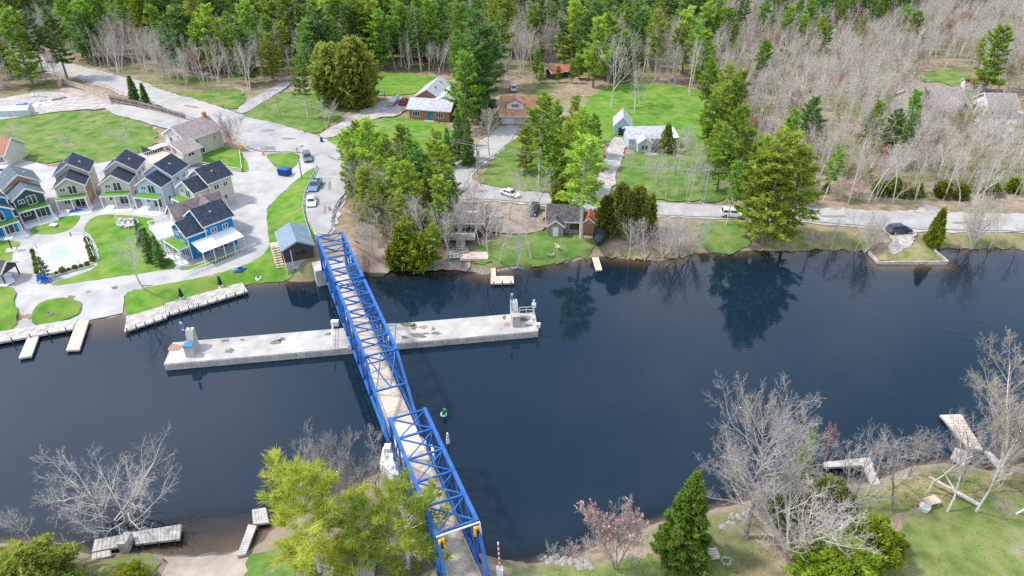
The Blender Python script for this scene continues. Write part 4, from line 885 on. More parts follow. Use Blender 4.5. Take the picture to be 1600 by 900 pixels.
door(t, '-y', -.6, -L/2+1.8, .05, 1.0, 2.0, 'white'); window(t, '-y', 1.0, -.6, .9, 1.9, 1.2, 2, frame='darkpole'); window(t, '-y', 1.0, 2.2, .9, 1.9, 1.2, 2, frame='darkpole')
MB().box(1.9,3.0,3.55,2.7,3.6,3.75).build('skylight', 'white', t)
A, B = W(690, 380), W(752, 380); t, L = place('hidden_cottage', 'dark roofed cottage with grey stairs half hidden behind bare trees', 'cottage', np.array(A[:2]), np.array(B[:2]), 1.33)
gable(t, -L/2+.5, L/2, 2.0, 9, 0, 3.2, 5.0, 'brownwall', 'darkroof', ax='x', ov=.5); window(t, '-y', 2.0, -1, 1.0, 2.0, 1.4, 3)
for x in (1.0, 2.2): MB().box(x, 3.4, 4.0, x+.8, 4.3, 4.32).build('skylight', 'white', t)
MB().box(-L/2+1,-1.0,1.1,L/2-1,1.98,1.3).build('deck', 'dockwood', t); rails(t, [(-L/2+1,1.9),(-L/2+1,-.9),(L/2-1,-.9),(L/2-1,1.9)], 1.3, .9, mat='dockwood')
for k in range(7): MB().box(-.8+k*.0, -1.3-k*.35, .95-k*.16, .8, -1.0-k*.35, 1.05-k*.16).build('stair_tread', 'dockwood', t)
q = W(741, 401); tag(MB().box(q.x-2.4, q.y-1.2, 1.2, q.x+2.4, q.y+1.2, 1.62).build('ground_deck', 'tanwood'), 'low reddish tan ground deck on the bank beside the turquoise boat', 'deck')
# houses in the bare woods to the east
A, B = W(1426, 190), W(1508, 186); t, L = place('woodland_house', 'large house with a wide grey brown roof seen through the bare eastern woods', 'house', np.array(A[:2]), np.array(B[:2]), 1.35)
gable(t, -L/2, L/2, 0, 11, 0, 3.0, 6.6, 'cream', 'taupe', ax='x', ov=.5); gable(t, L/2-6.5, L/2-1.2, -2, 4, 0, 3.0, 5.2, 'cream', 'taupe', ov=.4, wname='gable_wall')
window(t, '-y', -2, L/2-3.9, 1.2, 2.2, 1.4, 3); window(t, '-y', 0, -L/2+3, .8, 1.6, 1.4, 2)
A, B = W(1540, 186), W(1584, 187); t, L = place('woodland_house', 'white walled house with a grey roof at the eastern edge of the woods', 'house', np.array(A[:2]), np.array(B[:2]), 1.35)
gable(t, -L/2, L/2, 0, 8, 0, 3.0, 5.4, 'white', 'taupe', ax='x', ov=.4); window(t, '-y', 0, 1.5, .9, 1.6, 1.2, 2); window(t, '-y', 0, -2, .9, 1.6, 1.2, 2)
# ------------------------------------------------------------------ vehicles
def paint(name, c): return M(name, [c], rough=.3, spec=.6)
def car(name, label, a, b, col, cat='car', kind='suv', L=4.5, Wd=1.82, Hh=1.65, gz=.12, group='parked vehicles'):
    """a and b: ground points of the tail and the nose"""
    a = W(*a); b = W(*b); d = b-a; o = (a+b)/2; rz = math.atan2(d.y, d.x)
    t = thing(name, label, cat, (o.x, o.y, float(H(o.x, o.y))+gz), rz, group)
    pm = paint(name+' paint', col); h = L/2; hw = Wd/2; zb = .32; zs = .86 if kind != 'sedan' else .78
    bel = zs+.1
    def loft(secs, nm, mt, par=t):
        m = MB(); n = len(secs[0]); vs = [v for s in secs for v in s]; fs = []
        for i in range(len(secs)-1):
            for k in range(n): fs.append((i*n+k, i*n+(k+1) % n, (i+1)*n+(k+1) % n, (i+1)*n+k))
        fs += [tuple(range(n-1, -1, -1)), tuple(range((len(secs)-1)*n, len(secs)*n))]
        return m.add(vs, fs).build(nm, mt, par)
    def sec(x, w_, z0, z1): return [(x,-w_*.94,z0),(x,w_*.94,z0),(x,w_,z0+.2),(x,w_*.97,z1-.06),(x,w_*.9,z1),(x,-w_*.9,z1),(x,-w_*.97,z1-.06),(x,-w_,z0+.2)]
    hood = zs-.02
    loft([sec(-h,hw*.86,zb+.1,bel-.08),sec(-h+.18,hw*.97,zb,bel),sec(-h*.4,hw,zb-.04,bel+.02),sec(h*.35,hw,zb-.04,bel),sec(h*.62,hw*.98,zb-.02,hood+.04),sec(h-.2,hw*.93,zb,hood-.08),sec(h,hw*.8,zb+.12,hood-.2)], 'body', pm)
    if kind == 'pickup': c0, c1, r0, r1 = -.35, 1.25, -.15, .62
    elif kind == 'sedan': c0, c1, r0, r1 = -h+.55, h*.48, -h+1.25, .35
    else: c0, c1, r0, r1 = -h+.1, h*.5, -h+.5, .45
    top = Hh
    def rect(x0, x1, w_, z): return [(x0,-w_,z),(x1,-w_,z),(x1,w_,z),(x0,w_,z)]
    cab = loft([rect(c0,c1,hw*.9,bel-.03),rect(r0,r1,hw*.72,top-.07),rect(r0+.12,r1-.12,hw*.64,top)], 'cabin', pm)
    q = lambda P: MB().add(P, [(0,1,2,3)])
    k0, k1 = .14, .86
    def mix(p, q_, f): return tuple(p[i]+(q_[i]-p[i])*f for i in range(3))
    def pane(nm, A, B, D, E_, off):                                   # A, B bottom corners, D, E_ top corners
        P = [mix(mix(A,B,.06),mix(E_,D,.06),k0), mix(mix(A,B,.94),mix(E_,D,.94),k0), mix(mix(A,B,.94),mix(E_,D,.94),k1), mix(mix(A,B,.06),mix(E_,D,.06),k1)]
        P2 = [tuple(np.array(p)+np.array(off)) for p in P]; P1 = [tuple(np.array(p)-np.array(off)) for p in P]
        MB().add(P1+P2, MB.BF).build(nm, 'glass', t)
    wb, wt, zt = hw*.9, hw*.72, top-.07; zb2 = bel-.03
    pane('windscreen', (c1,-wb,zb2),(c1,wb,zb2),(r1,wt,zt),(r1,-wt,zt),(.02,0,.015))
    pane('rear_window', (c0,-wb,zb2),(c0,wb,zb2),(r0,wt,zt),(r0,-wt,zt),(-.02,0,.015))
    for s in (-1, 1):
        xm0, xm1 = (c0+c1)/2, (r0+r1)/2
        pane('side_window', (c0+.1,s*wb,zb2),(xm0,s*wb,zb2),(xm1,s*wt,zt),(r0+.05,s*wt,zt),(0,.02*s,.006))
        pane('side_window', (xm0,s*wb,zb2),(c1-.1,s*wb,zb2),(r1-.05,s*wt,zt),(xm1,s*wt,zt),(0,.02*s,.006))
        MB().box(h-.2,min(s*hw*.5,s*hw*.88),zs-.32,h+.0,max(s*hw*.5,s*hw*.88),zs-.16).build('headlight', 'white', t)
        MB().box(-h-.01,min(s*hw*.55,s*hw*.9),zs-.2,-h+.1,max(s*hw*.55,s*hw*.9),zs).build('tail_light', 'red', t)
        MB().box(c1-.25,min(s*hw,s*(hw+.16)),bel+.02,c1-.1,max(s*hw,s*(hw+.16)),bel+.16).build('mirror', pm, t)
        for x in (-h*.6, h*.62):
            wl = MB().cyl((x,s*(hw-.2),.33),(x,s*(hw+.02),.33),.33,.33,14).build('wheel', 'black', t)
            MB().cyl((x,s*(hw+.02),.33),(x,s*(hw+.035),.33),.19,.19,10).build('rim', 'steel', wl)
    if kind == 'pickup': MB().box(-h+.15,-hw*.8,bel-.0,-.45,hw*.8,bel+.03).build('cargo_bed', 'black', t); [MB().box(-h+.08,min(s*hw*.82,s*hw*.97),bel-.05,-.4,max(s*hw*.82,s*hw*.97),bel+.18).build('bed_side', pm, t) for s in (-1, 1)]
    return t
car('pickup_truck', 'blue grey pickup truck parked on the bridge approach beside the grass strip', (498,286), (488,303), (.10,.19,.30), 'pickup truck', 'pickup', 5.4, 1.95, 1.8)
car('parked_car', 'dark grey car parked at the tip of the small oval lawn', (479,243), (483,257), (.10,.13,.15), 'car', 'suv', 4.5)
car('parked_car', 'white car parked on the bridge approach behind the blue pickup', (488,311), (487,328), (.75,.76,.76), 'car', 'sedan', 4.5, 1.8, 1.45)
car('parked_car', 'white car with dark windows on the lane beside the lakeside trees', (784,303), (810,311), (.6,.61,.62), 'car', 'sedan', 4.3, 1.75, 1.42)
car('parked_car', 'black car parked on the dirt pad west of the lakeside cottage', (837,327), (831,340), (.015,.02,.025), 'car', 'suv', 4.4)
car('parked_car', 'white car on the lake road beside the tall yellow green pine', (1131,338), (1157,340), (.74,.74,.73), 'car', 'suv', 4.5)
car('parked_car', 'navy blue car parked on the gravel pull-off by the river', (1389,366), (1417,364), (.02,.035,.08), 'car', 'suv', 4.5, gz=.25)
car('parked_car', 'dark red car in front of the brick garage doors', (627,167), (636,160), (.3,.02,.02), 'car', 'pickup', 4.2, 1.8, 1.7)
car('parked_car', 'silver van half hidden in the trees behind the orange roofed house', (803,146), (800,137), (.5,.56,.62), 'van', 'suv', 4.6, 1.9, 1.9)
def hull(name, label, a, b, z, Wd, Hh, mat, cat='boat', cover=None, group=None):
    a = W(*a); b = W(*b); d = b-a; L = d.length; o = (a+b)/2
    t = thing(name, label, cat, (o.x, o.y, float(H(o.x, o.y))+z), math.atan2(d.y, d.x), group)
    st = [(-.5,.85,0),(-.3,1,0),(0,1,0),(.25,.85,.02),(.42,.45,.12),(.5,.05,.25)]; vs = []; fs = []
    for u, k, r in st: x = u*L; w_ = Wd/2*k; vs += [(x,-w_,Hh),(x,-w_*.75,.25*Hh+r*Hh),(x,0,r*Hh*1.5),(x,w_*.75,.25*Hh+r*Hh),(x,w_,Hh)]
    for i in range(len(st)-1):
        for k in range(4): fs.append((i*5+k, i*5+k+1, (i+1)*5+k+1, (i+1)*5+k))
    fs += [(0,1,2,3,4)]; MB().add(vs, fs).build('hull', mat, t)
    if cover:
        vs = []; fs = []
        for u, k, r in st: x = u*L; w_ = Wd/2*k*1.04; hh = Hh*(1+.55*(1-abs(u)*1.4)); vs += [(x,-w_,Hh*.8),(x,-w_*.6,Hh+(hh-Hh)*.7),(x,0,hh),(x,w_*.6,Hh+(hh-Hh)*.7),(x,w_,Hh*.8)]
        for i in range(len(st)-1):
            for k in range(4): fs.append((i*5+k, i*5+k+1, (i+1)*5+k+1, (i+1)*5+k))
        fs += [(0,1,2,3,4)]; MB().add(vs, fs).build('cover', cover, t)
    else:
        for u in (-.35, -.05, .2): MB().box(u*L-.12,-Wd*.42,Hh*.72,u*L+.12,Wd*.42,Hh*.8).build('bench', 'dockwood', t)
        MB().beam((-.5*L,-Wd*.42,Hh),(.25*L,-Wd*.42,Hh),.08,.08).build('gunwale', 'white', t); MB().beam((-.5*L,Wd*.42,Hh),(.25*L,Wd*.42,Hh),.08,.08).build('gunwale', 'white', t)
    return t
hull('covered_boat', 'boat under a dark green canvas cover beside the red roofed shed', (940,366), (934,396), .3, 2.6, 1.3, 'darkgreen', cover='darkgreen')
hull('rowing_boat', 'white rowing boat lying on the dirt pad above the lakeside lawn', (766,340), (786,342), .2, 1.5, .55, 'white')
hull('rowing_boat', 'small turquoise boat on the bank below the hidden cottage', (700,404), (723,402), .15, 1.4, .5, M('turquoise paint', [(.02,.3,.26)], rough=.4))
hull('covered_boat', 'boat under a pale grey cover beside the brick house garage', (610,168), (624,156), .4, 2.0, 1.0, 'steel', cover='steel')
# ------------------------------------------------------------------ poles and wires
def pole(label, px, top, arm=0.9, lamp=False, mat='pole', tr=True, name='utility_pole', yaw=0.3):
    b = W(*px); h = hgt(b, top); t = thing(name, label, 'pole', b, yaw, 'roadside poles')
    MB().cyl((0,0,-.3),(0,0,h),.16,.11,8).build('pole', mat, t)
    if lamp: MB().beam((0,0,h-.1),(1.0,-.3,h+.25),.08,.08).build('arm', 'steel', t); MB().box(.8,-.45,h+.18,1.4,-.15,h+.32).build('lamp_head', 'darkpole', t)
    else:
        for z in (h-.5, h-1.3)[:2 if tr else 1]: MB().beam((-arm,0,z),(arm,0,z),.12,.14).build('crossarm', 'pole', t)
        for x in (-arm+.1, -.3, .3, arm-.1): MB().cyl((x,0,h-.43),(x,0,h-.2),.05).build('insulator', 'white', t)
        if tr: MB().cyl((.3,.1,h-2.7),(.3,.1,h-1.7),.26,.26,10).build('transformer', 'steel', t)
    return b, h
P = {}
P['a'] = pole('leaning weathered pole with a street lamp on the grass strip', (472,280), 230, lamp=True, name='street_lamp')
P['b'] = pole('utility pole with a transformer beside the lane to the orange roofed house', (746,272), 224)
P['c'] = pole('utility pole standing in shrubs behind the lake road', (1520,300), 266)
P['d'] = pole('dark utility pole at the wood edge above the main road', (329,146), 113, tr=False)
P['e'] = pole('utility pole beside the lawn west of the tall birch', (438,184), 145, tr=False)
P['f'] = pole('utility pole among the trees beside the big eastern lawn', (1100,318), 262, tr=False)
P['g'] = pole('utility pole in the woods at the far western road bend', (90,84), 50, tr=False)
def wire(label, ends, n=3, sag=.9, group='overhead power lines'):
    t = thing('power_line', label, 'power line', ends[0], 0, group); o = Vector(ends[0])
    for k in range(n):
        m = MB(); off = Vector((0, (k-(n-1)/2)*.7, -.35*(k % 2)))
        for a, b in zip(ends, ends[1:]):
            a = Vector(a)-o+off; b = Vector(b)-o+off; prev = a
            for i in range(1, 11):
                u = i/10; q = a+(b-a)*u-Vector((0, 0, 4*sag*u*(1-u))); m.beam(prev, q, .035, .035); prev = q
        m.build('wire', 'steel', t)
T = lambda k, dz=.3: Vector((P[k][0].x, P[k][0].y, P[k][0].z+P[k][1]-dz))
wire('power lines running along the main road from the western woods to the birch lawn', [T('g'), T('d'), T('e')])
wire('power lines crossing the brick house lawn to the lane pole', [T('e'), T('b')])
wire('power lines along the lake road in front of the bare eastern woods', [T('b'), T('f'), T('c'), T('c')+Vector((90, -2, 0))])
# ------------------------------------------------------------------ guard rails, fences
def guard(label, px, mat='steel', group='approach guard rails'):
    pts = [W(*p) for p in px]; o = pts[0]; t = thing('guard_rail', label, 'guard rail', o, 0, group)
    m = MB()
    for a, b in zip(pts, pts[1:]):
        a = a-o; b = b-o
        MB().beam(a+Vector((0,0,.72)), b+Vector((0,0,.72)), .1, .32).build('beam', mat, t)
        n = max(1, int((b-a).length/2))
        for i in range(n): q = a+(b-a)*i/n; MB().box(q.x-.08,q.y-.08,q.z-.3,q.x+.08,q.y+.08,q.z+.8).build('post', 'pole', t)
guard('curving steel guard rail between the grass strip and the bridge approach', [(496,264),(486,285),(476,310),(474,330),(478,350),(486,372),(491,388)])
guard('steel guard rail along the wooded east side of the bridge approach', [(548,300),(530,318),(521,334),(518,352)])
for (px_, lab) in (((515,330),'orange traffic barrel at the east side of the bridge approach'),((549,287),'orange traffic barrel beside the trees where the approach bends'),((412,243),'small orange barrel at the driveway entrance'),):
    q = W(*px_); t = thing('traffic_barrel', lab, 'traffic barrel', q, 0, 'orange barrels')
    MB().cyl((0,0,.1),(0,0,1.1),.3,.24,12).build('barrel', 'orange', t); MB().cyl((0,0,.5),(0,0,.62),.285,.28,12).build('band', 'white', t); MB().cyl((0,0,.85),(0,0,.95),.268,.263,12).build('band', 'white', t)
def fence(label, px, h, mat, pitch=.32, name='wooden_fence', postmat='pole', gap=.02, rail=False):
    pts = [W(*p) for p in px]; o = pts[0]; t = thing(name, label, 'fence', o, 0)
    sh = None; cnt = 0
    for a, b in zip(pts, pts[1:]):
        d = (b-a); L = d.length; n = max(1, int(L/pitch)); a0 = a-o; rz = math.atan2(d.y, d.x)
        if rail:
            for z in (.45, .95): MB().beam(a0+Vector((0,0,z)), a0+d+Vector((0,0,z)), .06, .13).build('rail', mat, t)
        else:
            if sh is None: sh = MB().box(gap, -.02, .05, pitch-gap, .02, h).mesh('board', MT[mat])
            for i in range(n):
                q = a0+d*i/n; e = link('board', sh, t, q); e.rotation_euler = (0, 0, rz); e.scale = (1, 1, random.uniform(.97, 1.02))
            for z in (.4, h-.3): MB().beam(a0+Vector((0,0,z))+Vector((d.y,-d.x,0))/L*.06, a0+d+Vector((0,0,z))+Vector((d.y,-d.x,0))/L*.06, .06, .09).build('rail', postmat, t)
        k = max(1, int(L/2.4))
        for i in range(k+1):
            q = a0+d*i/k; MB().box(q.x-.06,q.y-.06,q.z-.2,q.x+.06,q.y+.06,q.z+h+.05).build('post', postmat, t)
    return t
fence('new tan board fence around the sandy patch in the northwest', [(93,138),(100,132),(135,143),(172,158)], 1.8, 'tanwood', .5)
fence('long grey brown board fence between the side lane and the main road', [(173,159),(215,167),(255,178),(292,189)], 1.8, 'brownroof', .5, postmat='tanwood')
fence('white two rail fence along the lawn of the big beige house', [(302,257),(340,264),(379,270)], 1.0, 'white', name='rail_fence', rail=True, postmat='white')
fence('white two rail fence at the side of the beige house lawn by the driveway', [(375,240),(379,270)], 1.0, 'white', name='rail_fence', rail=True, postmat='white')
fence('white rail fence around the swimming pool terrace', [(57,389),(112,371),(134,371),(150,408),(100,424),(66,436),(57,389)], 1.0, 'white', name='pool_fence', rail=True, postmat='white')
# ------------------------------------------------------------------ resort furniture
o = W(98, 398); t = thing('swimming_pool', 'turquoise swimming pool set in the white terrace', 'swimming pool', (o.x, o.y, 1.36))
Q = [np.array(W(*p)[:2])-np.array(o[:2]) for p in ((75,391),(110,383),(117,402),(82,414))]
MB().prism([tuple(q) for q in Q], .05, .33).build('water', 'pool', t)
for i in range(4):
    a, b = Q[i], Q[(i+1) % 4]; MB().beam((*a, .3), (*b, .3), .3, .16).build('coping', 'whiteroof', t)
def planter(label, a, b, w_=.9):
    a = W(*a); b = W(*b); d = b-a; o = (a+b)/2; t = thing('planting_bed', label, 'planting bed', o, math.atan2(d.y, d.x), 'pool planting beds'); L = d.length
    MB().box(-L/2,-w_/2,0,L/2,w_/2,.35).build('soil', 'dirt', t)
    for s in (-1, 1): MB().box(-L/2-.1,s*w_/2-.1,0,L/2+.1,s*w_/2+.1,.42).build('kerb', 'concrete', t)
    return t, L, w_
BEDS = [planter('planting bed along the east edge of the pool terrace', (136,377),(147,411)), planter('planting bed along the river side of the pool terrace', (84,432),(146,415)), planter('narrow planting bed along the west edge of the pool terrace', (52,396),(61,433), .6)]
def parasol(label, px, top):
    b = W(*px); b.z = max(b.z, .55); h = hgt(b, top); t = thing('parasol', label, 'parasol', b, 0, 'folded parasols by the dock')
    MB().cyl((0,0,0),(0,0,h),.06).build('pole', 'darkpole', t); MB().cyl((0,0,h*.3),(0,0,h*.95),.36,.16,8).build('canopy', 'darkgreen', t); MB().cyl((0,0,0),(0,0,.12),.5,.45,10).build('base', 'concrete', t); MB().cyl((0,0,h*.95),(0,0,h+.1),.16,.02,8).build('tip', 'darkgreen', t)
parasol('folded dark parasol at the middle of the long dock', (286,471), 451); parasol('folded dark parasol near the eastern end of the long dock', (346,451), 432)
def chair(label, px, mat, rz, group='garden chairs'):
    b = W(*px, .2); t = thing('garden_chair', label, 'chair', b, rz, group)
    MB().box(-.32,-.3,.36,.32,.3,.42).build('seat', mat, t)
    MB().extr([(.24,.4),(.3,.4),(.5,1.1),(.44,1.1)], 'x', -.32, .32).build('backrest', mat, t)
    for x in (-.32, .32):
        MB().box(x-.05,-.34,.58,x+.05,.34,.62).build('arm', mat, t)
        for y in (-.28, .26): MB().box(x-.04,y-.04,0,x+.04,y+.04,.58).build('leg', mat, t)
for k, (x, y) in enumerate(((188,347),(209,346),(213,353),(190,356),(201,357))):
    th = math.atan2(350-y, x-200)
    chair(['white garden chair northwest of the fire pit','white garden chair northeast of the fire pit','white garden chair east of the fire pit','white garden chair southwest of the fire pit','white garden chair south of the fire pit'][k], (x, y), 'white', -th+math.pi/2+math.pi, 'chairs around the fire pit')
q = W(200, 350, .2); t = thing('fire_pit', 'round dark fire pit in the pale pad between white chairs', 'fire pit', q)
MB().cyl((0,0,0),(0,0,.4),.6,.6,14).build('ring', 'rock', t); MB().cyl((0,0,.4),(0,0,.42),.42,.42,12).build('ash', 'black', t)
for k, (x, y) in enumerate(((64,442),(71,443),(77,442))): chair(['blue garden chair at the river corner of the pool, westernmost of three','blue garden chair at the river corner of the pool, middle of three','blue garden chair at the river corner of the pool, easternmost of three'][k], (x, y), 'blueplastic', .4+k*.5)
for (px_, nm, lab, mt, sz) in (((85,355),'stone_table','small white square table in the middle of the leaf shaped lawn','white',(.6,.5,.5)),((75,487),'fire_ring','pale stone ring in the middle of the oval lawn','rock',(.55,.55,.3)),((402,428),'well_cover','white round well cover on the waterfront lawn','white',(.5,.5,.25)),((178,450),'access_cover','small grey service box on the driveway edge','steel',(.35,.3,.4))):
    q = W(*px_, .1); t = thing(nm, lab, nm.replace('_', ' '), q)
    if nm in ('fire_ring','well_cover'):
        MB().cyl((0,0,-.1),(0,0,sz[2]),sz[0],sz[0]*.9,14).build('ring', mt, t); MB().cyl((0,0,sz[2]),(0,0,sz[2]+.02),sz[0]*.55,sz[0]*.55,12).build('centre', 'black', t)
    else:
        MB().box(-sz[0],-sz[1],sz[2]-.08,sz[0],sz[1],sz[2]).build('top', mt, t); MB().box(-sz[0]*.6,-sz[1]*.6,0,sz[0]*.6,sz[1]*.6,sz[2]-.08).build('base', mt, t)
q = W(18, 392, .1); t = thing('outdoor_shower', 'small white hut with a crooked post on the western lawn', 'hut', q, .4); MB().box(-.7,-.7,0,.7,.7,.15).build('floor', 'white', t); MB().cyl((.2,0,.15),(.2,0,2.4),.12).build('post', 'brownwall', t); MB().box(-.2,-.4,2.2,.9,.4,2.32).build('roof', 'white', t)
q = W(4, 436, .2); t = thing('pavilion', 'small pavilion with a dark purple grey roof on the white pad at the western edge', 'pavilion', q, -.15)
gable(t, -2.2, 2.0, -1.6, 1.6, 1.6, 2.2, 3.3, 'brownwall', 'darkroof', ax='x', ov=.3)
for x in (-2.1, 1.9):
    for y in (-1.5, 1.5): MB().box(x-.08,y-.08,0,x+.08,y+.08,1.6).build('post', 'brownwall', t)
t = thing('dumpster', 'bright blue dumpster with an open lid on the tip of the oval driveway lawn', 'dumpster', W(446, 274, .1), -.35)
MB().extr([(-.9,.15),(.9,.15),(1.05,1.4),(-1.05,1.55)], 'x', -1.1, 1.1).build('bin', 'navy', t); MB().extr([(-1.0,1.56),(.0,1.5),(.0,1.55),(-1.0,1.62)], 'x', -1.15, 1.15).build('lid', 'blueplastic', t)
for x in (-.8, .8): MB().cyl((x,-.5,.0),(x,-.5,.18),.1).build('wheel', 'black', t)
def bin_(label, px, mat):
    t = thing('wheelie_bin', label, 'bin', W(*px, .12), .3, 'wheelie bins'); MB().prism([(-.3,-.3),(.3,-.3),(.3,.3),(-.3,.3)], .05, 1.0).build('body', mat, t); MB().box(-.33,-.36,1.0,.33,.33,1.08).build('lid', mat, t); MB().cyl((-.3,.32,.12),(.3,.32,.12),.12).build('wheel', 'black', t)
bin_('dark navy bin at the mouth of the brick house drive', (503,223), 'navy'); bin_('navy bin beside the porch of the white house at the western edge', (21,251), 'navy')
for px_, lab in (((376,423),'blue upturned canoe bundle on the lawn beside the driveway end'),((119,331),'blue kayak pile in front of the wooden sided cottage'),((3,513),'turquoise kayak on the lawn at the western edge')):
    q = W(*px_, .15); t = thing('kayak', lab, 'kayak', q, .5, 'kayaks on the lawns')
    vs = []; fs = []
    for u in (-1,-.7,0,.7,1):
        r = .42*(1-u*u*.9); vs += [(u*1.3,-r,.0),(u*1.3,-r*.7,r*.8),(u*1.3,0,r*1.2),(u*1.3,r*.7,r*.8),(u*1.3,r,0)]
    for i in range(4):
        for k in range(4): fs.append((i*5+k,i*5+k+1,(i+1)*5+k+1,(i+1)*5+k))
    MB().add(vs, fs).build('hull', 'blueplastic', t); MB().box(-.35,-.14,.34,.35,.14,.56).build('seat', 'black', t)
# sign boards
def sign(label, px, w_, h, z, mat='white', rz=0.0):
    t = thing('sign_board', label, 'sign', W(*px, .1), rz, 'sign boards')
    for x in (-w_*.4, w_*.4): MB().box(x-.05,-.05,-.1,x+.05,.05,z+h).build('post', 'pole', t)
    b = MB().box(-w_/2,-.1,z,w_/2,-.052,z+h).build('board', mat, t)
    if mat == 'white':
        for k in range(2): MB().box(-w_*.35,-.112,z+h*(.3+.35*k),w_*.35,-.1,z+h*(.42+.35*k)).build('text_line', 'steel', b)
sign('wide white sign board at the island of the resort driveway', (423,239), 2.6, 1.0, .6); sign('yellow sign board with posts at the corner of the beige house lawn', (377,236), 1.6, .6, .8, 'yellow'); sign('small white sign on two posts at the driveway mouth', (411,240), .5, .7, 1.2)
# patio clutter in the north west
q = W(52, 166, .2); t = thing('tarp_heap', 'crumpled blue and white tarps beside the patio edge', 'tarp', q); rr = random.Random(3); n = 13; vs = []; fs = []
for i in range(n):
    for j in range(9): vs.append((-5+10*i/(n-1)+rr.uniform(-.3,.3), -2+4*j/8+.25*i-1.5+rr.uniform(-.2,.2), .05+max(0,rr.gauss(.25,.3))*(0 if i in (0,n-1) or j in (0,8) else 1)))
for i in range(n-1):
    for j in range(8): fs.append((i*9+j,(i+1)*9+j,(i+1)*9+j+1,i*9+j+1))
MB().add(vs, fs[:len(fs)//2]).build('blue_tarp', 'bluetarp', t); MB().add(vs, fs[len(fs)//2:]).build('white_tarp', 'white', t)
for k, (x, y) in enumerate(((51,153),(58,152),(65,152),(71,153))): chair(['white plastic chair on the patio, westernmost of four','white plastic chair on the patio, second from the west','white plastic chair on the patio, third from the west','white plastic chair on the patio, easternmost of four'][k], (x, y), 'white', .3*k, 'patio chairs')
for k, (x, y) in enumerate(((70,160),(82,158),(90,156))):
    q = W(x, y, .2); t = thing('lumber_stack', ['stack of dark boards on the patio nearest the tarps','stack of dark boards in the middle of the patio','stack of dark boards on the patio nearest the sand'][k], 'lumber', q, .5+.1*k, 'board stacks on the patio')
    for j in range(5): MB().box(-2.2,-.7+.29*j,.05,2.2,-.45+.29*j,.3+.05*(j % 2)).build('plank', 'dockwood' if j % 2 else 'brownwall', t)
t = thing('greenhouse', 'small pale glass house with white ribs at the patio corner', 'greenhouse', W(24, 180, .1), .12)
MB().extr([(-1.6,0),(1.6,0),(1.6,1.6),(0,2.4),(-1.6,1.6)], 'x', -4.2, 4.2).build('glazing', M('milky glass', [(.36,.42,.42),(.44,.5,.5)], 1, .3), t)
for k in range(6): x = -4.2+8.4*k/5; m = MB(); m.beam((x,-1.64,0),(x,-1.64,1.62),.1,.1); m.beam((x,-1.64,1.62),(x,0,2.46),.1,.1); m.beam((x,0,2.46),(x,1.64,1.62),.1,.1); m.build('rib', 'white', t)
# near bank bits
q = W(1453, 789); t = thing('garden_table', 'pale wooden table with a white tub beside it on the eastern lawn', 'table', q, .3)
MB().box(-.8,-.5,.7,.8,.5,.78).build('top', 'tanwood', t)
for x in (-.65,.65):
    for y in (-.4,.4): MB().box(x-.05,y-.05,0,x+.05,y+.05,.7).build('leg', 'tanwood', t)
q = W(1443, 797); tag(MB().cyl((q.x,q.y,q.z-.1),(q.x,q.y,q.z+.6),.45,.55,14).build('tub', 'white', None), 'white tub standing beside the pale wooden table', 'tub')
q = W(1113, 868); t = thing('crate', 'small tan wooden crate on the lawn beside the dense spruce', 'crate', q, .1)
for k in range(4): MB().box(-.55,-.5+.26*k,.0,.55,-.28+.26*k,.45+.03*(k % 2)).build('slat', 'tanwood', t)
q = W(1134, 878); t = thing('fire_ring', 'small stone fire ring with red embers patch on the near lawn', 'fire ring', q)
for k in range(8): MB().box(.42*math.cos(k*.785)-.14,.42*math.sin(k*.785)-.14,-.05,.42*math.cos(k*.785)+.14,.42*math.sin(k*.785)+.14,.2).build('stone', 'rock', t)
MB().cyl((0,0,0),(0,0,.06),.3,.3,10).build('ash', 'brick', t)
q = W(838, 399); t = thing('fire_ring', 'stone fire ring on the lakeside lawn near the shore', 'fire ring', W(860, 395))
for k in range(8): MB().box(.6*math.cos(k*.785)-.16,.6*math.sin(k*.785)-.16,-.05,.6*math.cos(k*.785)+.16,.6*math.sin(k*.785)+.16,.22).build('stone', 'rock', t)
chair('white deck chair on the lakeside lawn near the fire ring', (871,390), 'white', 2.0)
q = W(871, 366); t = thing('picnic_table', 'blue picnic table in front of the lakeside cottage windows', 'table', q, 0); MB().box(-1.2,-.4,.68,1.2,.4,.76).build('top', 'navy', t)
for s in (-1, 1): MB().box(-1.2,s*.75-.15,.4,1.2,s*.75+.15,.46).build('bench', 'navy', t); MB().box(s*.9-.05,-.8,0,s*.9+.05,.8,.4).build('leg', 'navy', t)
pts = [W(1372,412), W(1480,412.5), W(1457,391)]; t = thing('seawall', 'white timber seawall around the gravel point by the navy car', 'seawall', pts[0])
for a, b in ((W(1357,396), pts[0]), (pts[0], pts[1]), (pts[1], pts[2])):
    MB().beam((a.x-pts[0].x,a.y-pts[0].y,.1-pts[0].z), (b.x-pts[0].x,b.y-pts[0].y,.1-pts[0].z), .22, .8).build('timber', 'dockwood', t)
